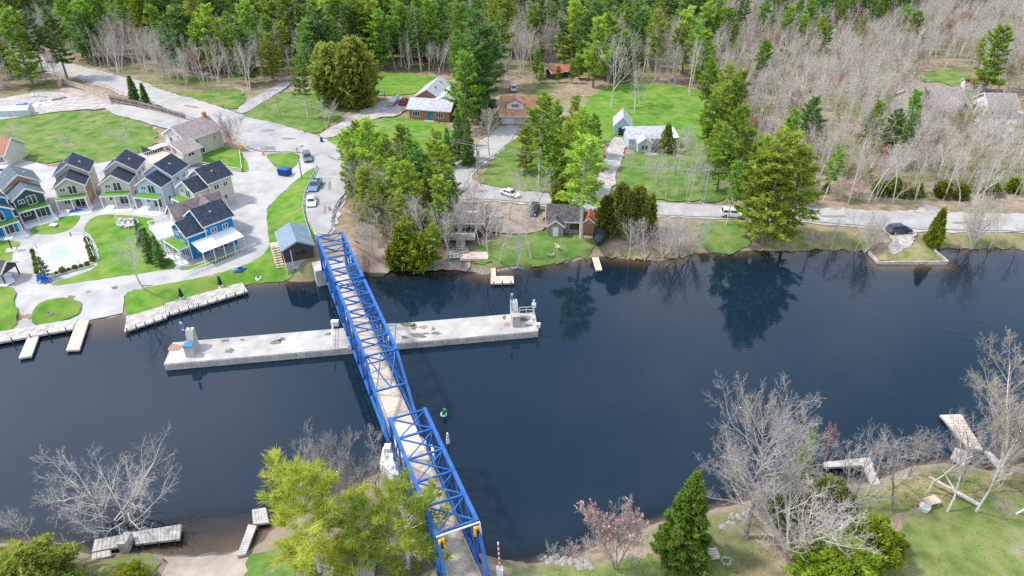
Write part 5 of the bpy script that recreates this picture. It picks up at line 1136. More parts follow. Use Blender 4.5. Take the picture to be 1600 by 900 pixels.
# stones along the shore
rockm = []
for s in range(4):
    bm = bmesh.new(); bmesh.ops.create_icosphere(bm, subdivisions=1, radius=1)
    for v in bm.verts: v.co *= random.uniform(.7, 1.15)
    for v in bm.verts: v.co.z *= .6
    me = bpy.data.meshes.new('rock'); bm.to_mesh(me); bm.free(); me.materials.append(MT['rock']); rockm.append(me)
rk = np.random.default_rng(4)
for (x0, y0, x1, y1, n, lab, grp) in ((838,874,925,882,60,'pale shore stone on the near bank below the red budding maple','stones on the near bank'),(470,424,512,438,70,'grey stone of the bank between the control house and the bridge','stones below the control house'),(740,420,860,410,40,'small pale stone along the lakeside lawn shore','stones along the lakeside lawn'),(1130,820,1180,800,22,'pale stone on the near bank east of the dense spruce','stones east of the spruce')):
    for k in range(n):
        u = rk.random(); q = W(x0+(x1-x0)*u, y0+(y1-y0)*u+rk.normal(0, 4 if y0 > 600 else 3.5)); s = rk.uniform(.16, .5) if y0 > 600 or x0 < 600 else rk.uniform(.15, .32)
        o = link('rock', rockm[k % 4], None, q); o.scale = (s, s*rk.uniform(.7, 1.2), s); o.rotation_euler = (0, 0, rk.uniform(0, 6))
        tag(o, lab, 'rock', grp)
# ------------------------------------------------------------------ trees: geometry
def nrm(v): return v/np.maximum(np.linalg.norm(v, axis=-1, keepdims=True), 1e-9)
def frusta(P0, P1, R0, R1, n):
    D = nrm(P1-P0); ref = np.where(np.abs(D[:, 2:3]) < .9, np.array([[0, 0, 1.]]), np.array([[1., 0, 0]]))
    U = nrm(np.cross(D, ref)); Wv = np.cross(D, U); th = 2*np.pi*np.arange(n)/n; N = len(P0)
    ringv = U[:, None]*np.cos(th)[None, :, None]+Wv[:, None]*np.sin(th)[None, :, None]
    V = np.stack([P0[:, None]+ringv*R0[:, None, None], P1[:, None]+ringv*R1[:, None, None]], 1).reshape(-1, 3)
    i = np.arange(n); j = (i+1) % n; f = np.concatenate([np.stack([i, n+i, n+j], 1), np.stack([i, n+j, j], 1)])
    T = (f[None]+(np.arange(N)*2*n)[:, None, None]).reshape(-1, 3)
    return V, T
def join(parts):
    Vs, Ts, b = [], [], 0
    for V, T in parts:
        Vs.append(V); Ts.append(T+b); b += len(V)
    return np.concatenate(Vs), np.concatenate(Ts)
def sprays(rg, Cn, D, s, k=3, wd=.32, sp=.7, flat=0.0):
    """k narrow leaf triangles fanning out of each centre along D"""
    N = len(Cn); s = s*rg.uniform(.65, 1.35, (N, k, 1)); d = D[:, None]+rg.normal(0, sp, (N, k, 3)); d[..., 2] *= 1-flat; d = nrm(d)
    side = nrm(np.cross(d, rg.normal(0, 1, (N, k, 3)))); c = Cn[:, None]+rg.normal(0, .12, (N, k, 3))*s
    V = np.stack([c-side*s*wd, c+side*s*wd, c+d*s], 2).reshape(-1, 3)
    return V, np.arange(len(V)).reshape(-1, 3)
def bare(seed, Ht, sprd=.42, fork=.3, n=(9, 6, 5, 3), ang=(42, 45, 48, 50), lr=(.5, .5, .5), r0=.02, up=.22, stems=1, lean=6, buds=0, trop0=.1, sides=(7, 5, 4, 3, 3), k=(6, 4, 3, 2, 1), taper=.35, rf=.62, dome=False):
    """returns trunk and branch geometry of a leafless tree, and bud sprays"""
    rg = np.random.default_rng(seed); levels = []
    S = np.zeros((stems, 3)); S[:, :2] = rg.normal(0, .18 if stems > 1 else 0, (stems, 2))
    az = rg.uniform(0, 6.28)+np.arange(stems)*6.28/stems+rg.normal(0, .3, stems); ln = np.radians(lean)*rg.uniform(.6, 1.3, stems)
    D = np.stack([np.sin(ln)*np.cos(az), np.sin(ln)*np.sin(az), np.cos(ln)], 1)
    L = Ht*rg.uniform(.8, .95, stems); R = np.full(stems, Ht*r0/math.sqrt(stems))
    for lv in range(len(n)+1):
        B = len(S); kk = k[min(lv, len(k)-1)]; pts = [S]; d = D.copy()
        for i in range(kk):
            d = nrm(d+rg.normal(0, .10 if lv == 0 else .17, (B, 3))+np.array([0, 0, trop0 if lv == 0 else up])*(.6 if lv == 0 else 1))
            pts.append(pts[-1]+d*(L/kk)[:, None])
        Pn = np.stack(pts, 1); tt = np.linspace(0, 1, kk+1); rad = R[:, None]*(1-(1-(taper if lv == 0 else .3))*tt[None])
        levels.append((Pn, rad, lv))
        if lv == len(n): break
        c = n[lv]; lo = fork if lv == 0 else .22
        t = (lo+(1-lo)*(np.arange(c)[None]+rg.uniform(0, 1, (B, c)))/c); t[:, -1] = .985
        idx = np.minimum((t*kk).astype(int), kk-1); fr = t*kk-idx; b = np.arange(B)[:, None]
        p = Pn[b, idx]*(1-fr)[..., None]+Pn[b, idx+1]*fr[..., None]; pd = nrm(Pn[b, idx+1]-Pn[b, idx])
        a = np.radians(ang[lv])*rg.uniform(.6, 1.3, (B, c))
        ph = rg.uniform(0, 6.28, (B, 1))+np.arange(c)[None]*2.4+rg.normal(0, .4, (B, c))
        ref = np.where(np.abs(pd[..., 2:3]) < .9, np.array([0, 0, 1.]), np.array([1., 0, 0])); u = nrm(np.cross(pd, ref)); v = np.cross(pd, u)
        side = u*np.cos(ph)[..., None]+v*np.sin(ph)[..., None]
        D2 = pd*np.cos(a)[..., None]+side*np.sin(a)[..., None]
        if lv == 0:
            tn = (t-lo)/(1-lo); Lc = Ht*sprd*(.62+.52*np.sin(np.pi*(.08+.72*tn)) if dome else 1.15-.62*tn)*rg.uniform(.8 if dome else .7, 1.15, (B, c))
        else: Lc = (L[:, None]*lr[lv-1])*(1.1-.5*t)*rg.uniform(.7, 1.2, (B, c))
        rp = R[:, None]*(1-(1-(taper if lv == 0 else .3))*t)
        S = p.reshape(-1, 3); D = D2.reshape(-1, 3); L = Lc.ravel(); R = np.maximum(rp*(rf if lv == 0 else .6), .011).ravel()
    def geo(lvs):
        out = []
        for Pn, rad, lv in lvs:
            P0, P1 = Pn[:, :-1].reshape(-1, 3), Pn[:, 1:].reshape(-1, 3)
            out.append(frusta(P0, P1, rad[:, :-1].ravel(), rad[:, 1:].ravel(), sides[min(lv, 4)]))
        return join(out)
    tr, br = geo(levels[:1]), geo(levels[1:])
    sc = Ht/max(br[0][:, 2].max(), .1); tr = (tr[0]*sc, tr[1]); br = (br[0]*sc, br[1]); bd = None
    if buds:
        e = levels[-1][0][:, -1]*sc; e = e[rg.permutation(len(e))[:buds]]; bd = sprays(rg, e, np.tile([[0, 0, .6]], (len(e), 1)), .16 if Ht < 14 else .22, 2, .4, .9)
    return tr, br, bd
def bare_(*a, **k): return bare(*a, **k)[:2]
def pine(seed, Ht, R, cb=.3, step=.75, nb=5, ns=13, s=.55, prof='pine', k=3, wd=.3, el=(-6, 42), irr=.45, dens=1.0, flat=.35, lw=.42):
    rg = np.random.default_rng(seed); z = np.arange(cb*Ht, .985*Ht, step); z = np.repeat(z, nb)+rg.normal(0, step*.3, len(z)*nb); z = np.clip(z, cb*Ht*.9, .985*Ht)
    t = np.clip((z-cb*Ht)/((1-cb)*Ht), 0, 1); B = len(z)
    pf = {'pine': np.minimum(1, .6+t*1.3)*(1-t)**.62+.1, 'cone': (1-t)**.9+.05, 'open': (.75+.25*np.sin(t*9+seed))*np.minimum(1, .7+t)*(1-t)**.5+.12}[prof]
    L = R*pf*rg.uniform(1-irr, 1+irr*.45, B); az = np.arange(B)*2.399+rg.normal(0, .35, B)
    e = np.radians(el[0]+(el[1]-el[0])*t**1.3)+rg.normal(0, .1, B); wob = np.array([np.sin(seed)*.012, np.cos(seed*1.7)*.012])*Ht
    base = np.stack([wob[0]*np.sin(z/Ht*3), wob[1]*np.sin(z/Ht*2.4), z], 1)
    d = np.stack([np.cos(az)*np.cos(e), np.sin(az)*np.cos(e), np.sin(e)], 1); lat = np.stack([-np.sin(az), np.cos(az), np.zeros(B)], 1)
    nz = 9; zz = np.linspace(0, Ht*.985, nz); tp = np.stack([wob[0]*np.sin(zz/Ht*3), wob[1]*np.sin(zz/Ht*2.4), zz], 1); r_ = Ht*.017*(1-.93*zz/Ht)
    tip = base+d*L[:, None]; tip[:, 2] += .12*L
    mid = base+d*(L*.5)[:, None]
    trunk = join([frusta(tp[:-1], tp[1:], r_[:-1], r_[1:], 7), frusta(base, mid, np.full(B, .05)*Ht/16, np.full(B, .035)*Ht/16, 3), frusta(mid, tip, np.full(B, .035)*Ht/16, np.full(B, .01), 3)])
    cnt = np.maximum(3, (ns*dens*(L/R)**1.25*1.3).astype(int)); bi = np.repeat(np.arange(B), cnt); N = len(bi)
    u = rg.uniform(.22, 1.03, N)**.75; wl = lw*L[bi]*(1.06-u)*rg.uniform(-1, 1, N)
    c = base[bi]+d[bi]*(L[bi]*u)[:, None]+lat[bi]*wl[:, None]; c[:, 2] += .12*L[bi]*u*u+rg.normal(0, .05, N)*Ht/16
    dd = nrm(d[bi]*.7+lat[bi]*np.sign(wl)[:, None]*.5+np.array([0, 0, .25]))
    return trunk, sprays(rg, c, dd, s, k, wd, .45, flat)
def cedar(seed, Ht, R, N=1400, s=.5, k=3, shape='oval', lumps=5, cb=.02, wd=.36, fill=.45):
    rg = np.random.default_rng(seed); t = rg.uniform(0, 1, N)**.85; az = rg.uniform(0, 6.28, N)
    pf = {'oval': np.sin(np.pi*np.clip(.12+.86*t, 0, 1))**.65, 'cone': (1-t)**.8+.04, 'column': (1-t**3)*.9+.08, 'dome': np.sqrt(np.clip(1-t**2.2, 0, 1))}[shape]
    lum = 1+.26*np.sin(az*lumps+seed+t*9)+.2*np.sin(az*(lumps*2+1)-t*17+seed*2)+rg.normal(0, .05, N)
    q = rg.uniform(fill, 1, N)**.6; r = R*pf*lum*q; z = Ht*(cb+(1-cb)*t)*(1+.03*np.sin(az*3+seed))
    c = np.stack([r*np.cos(az), r*np.sin(az), z], 1); d = nrm(np.stack([np.cos(az), np.sin(az), np.full(N, .75)], 1))
    zz = np.array([0, Ht*.5, Ht*.93]); tp = np.stack([0*zz, 0*zz, zz], 1); r_ = Ht*.022*(1-.9*zz/Ht)
    return frusta(tp[:-1], tp[1:], r_[:-1], r_[1:], 6), sprays(rg, c, d, s, k, wd, .5)
# ------------------------------------------------------------------ trees: prototypes and placing
PROTO = {}
def proto(key, H0, tr, cr, tmat, cmat, bd=None, bmat=None, names=('trunk', 'crown')):
    p = dict(H=H0, tm=mesh_np(key+' trunk', *tr, [MT[tmat]], smooth=True), cm=mesh_np(key+' crown', *cr, [MT[cmat]]), names=names, cmat=cmat, bm=None, raw=(tr, cr, bd, tmat, cmat, bmat))
    if bd is not None: p['bm'] = mesh_np(key+' buds', *bd, [MT[bmat]])
    PROTO.setdefault(key, []).append(p); return p
cm_cache = {}
def plant(key, i, loc, Ht, name, label, cat, group=None, rz=None, sx=1.0, tmat=None, cmat=None, tilt=(0, 0)):
    p = PROTO[key][i % len(PROTO[key])]; s = Ht/p['H']
    t = thing(name, label, cat, loc, random.uniform(0, 6.28) if rz is None else rz, group); t.scale = (s*sx, s*sx, s)
    if tilt != (0, 0): t.rotation_euler = (tilt[0], tilt[1], t.rotation_euler[2])
    def m(me, mt):
        if mt is None: return me
        k_ = (me.name, mt)
        if k_ not in cm_cache:
            c = me.copy(); c.materials.clear(); c.materials.append(MT[mt]); cm_cache[k_] = c
        return cm_cache[k_]
    link(p['names'][0], m(p['tm'], tmat), t); link(p['names'][1], m(p['cm'], cmat), t)
    if p['bm']: link('buds', p['bm'], t)
    return t
BN_ = ('trunk', 'branches')
for s in range(5): proto('pine', 18, *pine(s+1, 18, 4.7, .16+.05*(s % 3), .8, 5, 26, .72, 'pine' if s % 2 else 'open', wd=.2, k=4, irr=.5), 'bark', 'n_pine')
for s in range(3): proto('tallpine', 20, *pine(s+21, 20, 4.2, .4, .85, 5, 24, .7, 'open', irr=.6, wd=.2, k=4), 'palebark', 'n_pine')
for s in range(3): proto('spruce', 14, *pine(s+41, 14, 2.7, .05, .5, 6, 14, .5, 'cone', el=(-18, 30), irr=.25), 'bark', 'n_spruce')
for s in range(4): proto('cedar', 8, *cedar(s+61, 8, 2.2, 1500, .55, 4, ('oval', 'dome', 'oval', 'cone')[s]), 'bark', 'n_cedar')
for s in range(3): proto('pointed', 5, *cedar(s+71, 5, .8, 700, .34, 3, 'cone'), 'bark', 'n_dark')
for s in range(6): proto('bare', 13, *bare_(s+101, 13, (.34, .42, .3, .38, .34, .45)[s], .3, (10, 7, 5, 4), r0=.0115, up=.34, stems=(1, 1, 2, 1, 3, 1)[s], lean=(4, 6, 9, 5, 12, 6)[s], sides=(6, 3, 3, 3, 3), k=(5, 3, 2, 2, 1)), 'palebark', 'twig', names=BN_)
for s in range(3):
    tr, br, bd = bare(s+131, 12, .4, .26, (10, 6, 5, 4), r0=.0115, up=.34, buds=1100, sides=(6, 3, 3, 3, 3), k=(5, 3, 2, 2, 1)); proto('budding', 12, tr, br, 'palebark', 'tantwig', bd, 'bud', BN_)
for s in range(2):
    tr, br, bd = bare(s+141, 11, .4, .26, (10, 6, 5, 4), r0=.0115, up=.34, buds=900, sides=(6, 3, 3, 3, 3), k=(5, 3, 2, 2, 1)); proto('maple', 11, tr, br, 'palebark', 'redtwig', bd, 'redbud', BN_)
for s in range(5): proto('birch', 14, *bare_(s+151, 14, .26, .36, (12, 6, 5, 3), (34, 40, 45, 48), r0=.0145, up=.34, stems=(1, 2, 1, 1, 3)[s], lean=(5, 9, 7, 4, 10)[s], sides=(6, 3, 3, 3, 3), k=(5, 3, 2, 1, 1), taper=.25), 'birch', 'twig', names=BN_)
for s in range(6): proto('forestbare', 14, *bare_(s+211, 14, (.22, .27, .2, .25, .3, .18)[s], (.5, .45, .55, .42, .4, .6)[s], (10, 6, 4, 3), (32, 38, 44, 48), r0=.0105, up=.36, stems=(1, 1, 2, 1, 2, 1)[s], lean=(3, 6, 7, 8, 9, 4)[s], sides=(5, 3, 3, 3, 3), k=(5, 3, 2, 1, 1), taper=.3, rf=.5), 'forestbark', 'twig', names=BN_)
for s in range(4): proto('brush', 3, *bare_(s+171, 3, .5, .08, (7, 5, 3), (38, 42, 48), r0=.008, up=.3, stems=4, lean=26, sides=(3, 3, 3, 3), k=(3, 2, 2, 1)), 'palebark', 'twig', names=BN_)
# the big near trees, each with a shape of its own
proto('willow', 12, *bare_(301, 12, .72, .12, (11, 7, 6, 5), (50, 42, 48, 50), (.5, .48, .45), r0=.022, up=.16, stems=2, lean=17, sides=(10, 8, 5, 3, 3)), 'bark', 'palebark', names=BN_)
proto('bigbare', 15, *bare_(302, 15, .40, .26, (36, 9, 8, 7), (70, 42, 44, 50), (.44, .44, .42), r0=.019, up=.2, lean=0, dome=True, trop0=.3, sides=(12, 5, 3, 3, 3), taper=.22, rf=.42), 'nearbark', 'neartwig', names=BN_)
proto('bigbare2', 14, *bare_(303, 14, .48, .12, (9, 7, 6, 4), (36, 42, 46, 50), (.52, .5, .48), r0=.022, up=.2, stems=4, lean=20, sides=(9, 6, 4, 3, 3)), 'palebark', 'palebark', names=BN_)
proto('bigbare3', 15, *bare_(304, 15, .4, .1, (12, 9, 6, 5), (34, 40, 46, 50), (.5, .5, .48), r0=.017, up=.28, stems=5, lean=17, sides=(9, 6, 4, 3, 3), rf=.5), 'palebark', 'neartan', names=BN_)
tr, br, bd = bare(305, 8, .46, .14, (11, 8, 6, 5), (34, 40, 44, 48), (.52, .5, .48), r0=.015, up=.34, stems=3, lean=9, buds=520, sides=(8, 5, 4, 3, 3)); bd = (bd[0]*1, bd[1]); proto('bigmaple', 8, tr, br, 'nearbark', 'neartwig', bd, 'redbud', BN_)
proto('nearpine', 14, *pine(311, 14, 5.6, .08, 1.0, 5, 62, .66, 'open', k=5, wd=.062, irr=.6, flat=0, el=(12, 66), lw=.22), 'palebark', 'n_yellow')
proto('nearpine', 14, *pine(312, 14, 6.2, .08, 1.0, 5, 60, .68, 'open', k=5, wd=.06, irr=.6, flat=0, el=(10, 60), lw=.22), 'palebark', 'n_lime')
proto('nearspruce', 9, *pine(313, 9, 2.5, .02, .26, 9, 46, .3, 'cone', k=4, wd=.26, el=(-14, 35), irr=.2, flat=.1), 'bark', 'n_spruce')
for s in range(3): proto('nearcedar', 5, *cedar(s+321, 5, 2.4, 7500, .26, 3, ('dome', 'oval', 'dome')[s], 6, wd=.3), 'bark', 'n_hedge')
# ------------------------------------------------------------------ trees: where they stand
def at(key, i, base, top, name, label, cat, group=None, **kw):
    b = W(*base); return plant(key, i, b, hgt(b, top), name, label, cat, group, **kw)
# near bank
at('willow', 0, (196, 838), 690, 'bare_tree', 'big spreading leafless tree leaning over the water at the grey board docks', 'bare tree', rz=.9)
at('bare', 1, (48, 845), 782, 'bare_tree', 'small leafless tree behind the dark green cedar at the western near shore', 'bare tree')
b = W(62, 925); plant('nearcedar', 0, b, 5.6, 'cedar_tree', 'broad dark green cedar at the western near shore', 'cedar', rz=.3, sx=1.25, cmat='n_cedar')
b = W(205, 915); plant('nearcedar', 1, b, 2.0, 'cedar_shrub', 'low yellow green cedar shrub in front of the grey board docks', 'shrub', rz=1.3, sx=1.6, cmat='n_hedge')
x, y = G(465, 742, 14.5); plant('nearpine', 0, (x, y, float(H(x, y))), 13.3, 'pine_tree', 'bright yellow near pine beside the pale dock head', 'pine', rz=.4, sx=1.25)
x, y = G(622, 757, 13); plant('nearpine', 1, (x, y, float(H(x, y))), 11.8, 'pine_tree', 'yellow green near pine spreading against the blue planked span', 'pine', rz=2.0, sx=1.2)
x, y = G(560, 790, 10); plant('nearpine', 1, (x, y, float(H(x, y))), 9.2, 'pine_tree', 'lower green pine between the yellow pine and the bridge', 'pine', rz=4.0, sx=1.0)
for k, (bx, by, ty, lab) in enumerate(((530,795,672,'leafless multi-stemmed tree west of the white octagonal bridge pier'),(560,795,705,'dense leafless tree touching the bridge beside the octagonal pier'),(497,815,690,'thin leafless tree behind the bright yellow pine'),(610,790,706,'low leafless tree under the blue near span'))):
    at('bigbare3' if k in (0, 1) else 'bare', k, (bx, by), ty, 'bare_tree', lab, 'bare tree', rz=k*1.7, sx=.9, cmat='neartwig')
at('bigmaple', 0, (960, 893), 776, 'maple_tree', 'leafless maple with red buds on the near shore', 'maple', rz=1.0)
at('nearspruce', 0, (1064, 868), 740, 'spruce_tree', 'dense bright green spruce on the near shore lawn', 'spruce', rz=.2, sx=.86)
at('bigbare', 0, (1165, 840), 612, 'bare_tree', 'largest leafless tree, with a round grey crown and a single stout trunk', 'bare tree', rz=.5, sx=.95, tilt=(0, -.12))
at('bigbare2', 0, (1236, 868), 706, 'bare_tree', 'pale leafless tree with many stems in front of the bright cedars', 'bare tree', rz=.5, sx=1.2)
for k, (bx, by, h, sx, lab) in enumerate(((1300,930,6.6,1.1,'bright green cedar at the bottom edge behind the pale many stemmed tree'),(1347,882,6.2,.75,'narrow bright green cedar beside the leaf litter path'),(1222,805,5.2,.8,'bright green cedar between the largest leafless tree and the dock'),(1290,800,4.6,.9,'green cedar behind the pale many stemmed tree'),(1390,858,2.2,1.1,'low dark green cedar shrub at the edge of the eastern lawn'))):
    plant('nearcedar', k, W(bx, by), h, 'cedar_tree', lab, 'cedar', sx=sx, rz=k*.9, cmat='n_cedar' if k == 4 else None)
at('spruce', 1, (1250, 742), 664, 'spruce_tree', 'small slim spruce at the water behind the largest leafless tree', 'spruce', sx=.8)
at('maple', 1, (1282, 745), 668, 'maple_tree', 'small reddish leafless tree at the pale L-shaped dock', 'maple', sx=.6)
for k, (bx, by, ty, lab) in enumerate(((1352,775,672,'leafless tree just east of the pale L-shaped dock'),(1395,800,680,'spreading leafless tree between the dock and the eastern lawn'),(1450,770,655,'leafless tree beside the square grey platform'),(1420,745,668,'leafless shore tree west of the square grey platform'),(1300,812,700,'leafless tree behind the bright cedars'),(1330,790,688,'leafless tree over the short arm of the pale dock'),(1480,800,690,'leafless tree between the wooden table and the fallen trunk'),(1500,752,640,'leafless shore tree beside the grey gangway'),(1600,770,640,'leafless tree at the eastern frame edge of the near lawn'))):
    at('bare', (5, 3, 1, 4, 2, 5, 3, 1, 5)[k], (bx, by), ty, 'bare_tree', lab, 'bare tree', rz=k*2.2, sx=1.15, cmat='neartwig', tmat='nearbark' if k % 2 else None)
at('bigbare3', 0, (1556, 752), 566, 'bare_tree', 'tall tan leafless tree with many rising stems behind the wide dock', 'bare tree', rz=2.4, sx=1.25)
at('birch', 2, (1525, 800), 668, 'birch_tree', 'white birch with few limbs on the eastern lawn', 'birch', sx=.75)
b = W(1588, 803); plant('birch', 0, b, 9, 'birch_tree', 'leaning white birch trunk at the eastern frame edge', 'birch', tilt=(0, .5), rz=0)
b = W(1528, 792); o = Vector(b); tag(MB().cyl(o+Vector((0,0,.3)), o+Vector((-4.2,2.8,1.5)), .26, .12, 9).cyl(o+Vector((-2.0,1.3,.9)), o+Vector((-2.6,3.4,1.9)), .09, .03, 6).build('fallen_trunk', 'palebark'), 'pale fallen trunk leaning beside the white birch on the eastern lawn', 'log')
for k, (bx, by, s, lab) in enumerate(((862,868,1.9,'low leafless shrub on the near shore by the bridge'),(890,870,2.6,'dense leafless shrub west of the red budded maple'),(918,862,2.4,'leafless shrub touching the red budded maple'),(1005,838,1.6,'low leafless shrub west of the dense spruce'),(1120,830,1.6,'low leafless shrub between the spruce and the largest tree'),(1205,868,1.5,'dry shrub at the foot of the largest leafless tree'),(1440,800,2.2,'tangled leafless shrub beside the pale wooden table'),(1485,750,2.4,'leafless shrub below the square grey platform'),(645,800,2.5,'leafless shrub below the near bridge span'),(480,830,2.3,'leafless shrub left of the yellow pine'),(1330,800,1.8,'leafless shrub above the narrow bright cedar'),(250,880,1.0,'dry shrub on the edge of the sandy beach'))):
    plant('brush', k, W(bx, by), s, 'bare_shrub', lab, 'shrub', sx=1.1)
# far bank between the bridge and the lakeside cottage
FB = [('pine',(553,285),205,'n_lime'),('pine',(585,300),188,'n_lime'),('pine',(612,318),215,'n_pine'),('bare',(575,330),245,None),('bare',(600,345),262,None),('pine',(655,330),236,'n_dark'),('pine',(640,352),255,'n_lime'),('pine',(688,325),205,'n_lime'),('pine',(676,345),258,'n_pine'),('pine',(705,340),262,'n_pine'),('budding',(625,365),290,None),('bare',(650,385),300,None),('bare',(590,388),318,None),('bare',(668,395),310,None),('budding',(612,398),335,None),('cedar',(630,408),352,'n_hedge'),('cedar',(655,414),366,'n_hedge'),('pine',(678,412),352,'n_lime'),('cedar',(640,395),340,'n_cedar'),('budding',(606,404),350,None),('pine',(566,262),190,'n_lime'),('pine',(632,290),198,'n_pine'),('bare',(622,300),222,None),('bare',(716,385),305,None),('bare',(735,370),290,None),('budding',(560,360),300,None),('bare',(700,400),330,None),('pine',(540,262),212,'n_lime'),('budding',(600,275),205,None),('cedar',(665,372),330,'n_cedar'),('pine',(575,345),265,'n_lime'),('pine',(598,366),282,'n_pine'),('pine',(620,340),250,'n_lime'),('pine',(648,300),214,'n_pine'),('pine',(662,365),288,'n_lime'),('pine',(690,360),278,'n_lime'),('pine',(560,318),240,'n_pine'),('pine',(630,380),300,'n_lime'),('pine',(690,384),306,'n_pine'),('budding',(580,372),300,None),('budding',(640,325),248,None),('budding',(568,335),262,None),('bare',(585,405),342,None),('bare',(612,385),312,None),('bare',(560,300),226,None),('bare',(650,350),280,None),('budding',(676,310),225,None),('pine',(600,330),246,'n_lime'),('budding',(590,340),250,None),('pine',(640,412),345,'n_lime'),('cedar',(620,414),380,'n_hedge'),('bare',(725,345),270,None),('bare',(570,395),345,None)]
LB = {'pine': ('pine_tree', 'pine', 'feathery green pine in the grove between the bridge and the lakeside lawn'), 'bare': ('bare_tree', 'bare tree', 'grey leafless tree in the grove east of the bridge'), 'budding': ('budding_tree', 'tree', 'pale budding tree in the grove east of the bridge'), 'cedar': ('cedar_tree', 'cedar', 'round bright cedar at the waterline of the grove east of the bridge')}
for k, (kd, bs, tp, cm) in enumerate(FB): n_, c_, l_ = LB[kd]; at(kd, k, bs, tp, n_, l_, c_, 'grove east of the bridge', cmat=cm, sx=1.05)
# pine group south and east of the orange roofed house
for k, (bs, tp, kd, cm) in enumerate((((822,270),196,'pine','n_lime'),((842,292),150,'tallpine','n_pine'),((866,250),160,'pine','n_pine'),((884,300),190,'pine','n_lime'),((862,300),205,'pine','n_pine'),((843,243),168,'pine','n_lime'),((905,262),170,'pine','n_lime'),((926,245),180,'pine','n_pine'),((850,225),145,'pine','n_pine'),((895,225),150,'pine','n_lime'))):
    at(kd, k, bs, tp, 'pine_tree', 'yellow green pine in the group beside the orange roofed house', 'pine', 'pines by the orange roofed house', cmat=cm)
at('tallpine', 0, (908, 373), 212, 'pine_tree', 'tall yellow green pine standing right in front of the lakeside cottage', 'pine', cmat='n_lime', sx=1.2)
at('cedar', 0, (876, 332), 276, 'cedar_tree', 'dark rounded cedar on the lane west of the tall lakeside pine', 'cedar', sx=.8)
for k, (bs, tp, sx) in enumerate((((946,366),308,.8),((966,367),290,.72),((992,364),294,.85),((1014,358),304,.7))):
    at('cedar', k, bs, tp, 'cedar_tree', ['olive cedar of the clump behind the covered boat, westernmost','tallest olive cedar of the clump behind the covered boat','broad yellowish cedar of the clump behind the covered boat','olive cedar of the clump behind the covered boat, easternmost'][k], 'cedar', 'cedar clump', sx=sx)
for k, (bs, tp, lab) in enumerate((((1058,402),322,'pale tangled leafless tree drooping over the water east of the cedar clump'),((1080,394),330,'pale tangled leafless tree at the west edge of the small shore lawn'),((1035,396),345,'low pale leafless tree between the cedar clump and the water'))):
    at('bigbare2', 0, bs, tp, 'bare_tree', lab, 'bare tree', rz=k*2.0)
for k, (bs, tp, lab) in enumerate((((700,392),318,'leafless tree over the deck of the hidden cottage'),((722,388),312,'leafless tree in front of the stairs of the hidden cottage'),((750,385),308,'thin leafless tree at the east corner of the hidden cottage'),((742,350),275,'leafless tree behind the roof of the hidden cottage'),((780,408),330,'slender leafless tree above the L-shaped dock'),((982,398),340,'low leafless tree on the bank below the cedar clump'),((1008,400),342,'leafless tree leaning from the bank below the cedar clump'),((590,770),672,'spindly leafless tree hiding the foot of the octagonal pier'))):
    at('bare', (2, 4, 0, 5, 3, 5, 1, 2)[k], bs, tp, 'bare_tree', lab, 'bare tree', sx=1.15, rz=k*1.3, cmat='neartwig' if k == 7 else None)
for k, (bs, tp, lab) in enumerate((((686,388),318,'dark thin leafless tree in front of the hidden cottage'),((764,402),300,'leafless tree with a pale trunk below the white rowing boat'),((830,400),290,'pale trunked leafless tree on the lakeside lawn'),((808,414),345,'leaning leafless tree at the lakeside shore'),((796,345),255,'leafless tree beside the white car on the lane'),((775,372),300,'thin leafless tree on the dirt pad'),((840,330),262,'leafless tree beside the black parked car'),((765,245),165,'wide leafless tree on the lane bend below the orange roofed house'))):
    at('bare', (0, 3, 0, 2, 1, 5, 3, 5)[k], bs, tp, 'bare_tree', lab, 'bare tree', sx=1.1)
for k, (bs, tp) in enumerate((((718,248),170),((733,258),185),((726,228),176),((700,262),200))):
    at('spruce', k, bs, tp, 'spruce_tree', ['dark spruce on the lane corner, tallest of the row','dark spruce at the pole side of the lane','dark spruce behind the lane corner row','short dark spruce on the lawn edge above the grove'][k], 'spruce', 'lane corner spruces', cmat='n_dark')
# right hand pines on the lake road
for k, (bs, tp, cm, lab) in enumerate((((1190,378),210,'n_lime','tallest yellow green pine between the lake road and the river'),((1226,372),232,'n_lime','yellow green pine on the river side of the road, easternmost'),((1174,368),222,'n_pine','pine on the river side of the road, westernmost'),((1135,352),250,'n_pine','slender pine beside the white car on the lake road'),((1150,312),196,'n_pine','green pine just north of the lake road'),((1172,318),214,'n_lime','yellowish pine just north of the lake road'),((1205,318),216,'n_lime','broad yellowish pine north of the lake road'),((1120,300),200,'n_pine','pine at the eastern corner of the big lawn'))):
    at('tallpine' if k == 3 else 'pine', k, bs, tp, 'pine_tree', lab, 'pine', 'lake road pines', cmat=cm, sx=.7 if k == 3 else 1.08)
for k, (bs, tp) in enumerate((((1100,240),150),((1118,230),130),((1135,225),120),((1142,262),165),((1125,190),100),((1100,175),95),((1145,200),110),((1112,270),190))):
    at('pine', k+2, bs, tp, 'pine_tree', 'green pine in the belt along the east side of the big lawn', 'pine', 'pines east of the big lawn', cmat=('n_pine', 'n_lime', 'n_pine')[k % 3])
at('pine', 0, (1535, 145), 42, 'pine_tree', 'lone tall green pine beside the red roofed garden shed', 'pine', sx=1.1)
at('cedar', 3, (1457, 378), 328, 'cedar_tree', 'small bright green cedar on the shore beside the navy car', 'cedar', cmat='n_hedge', sx=.7)
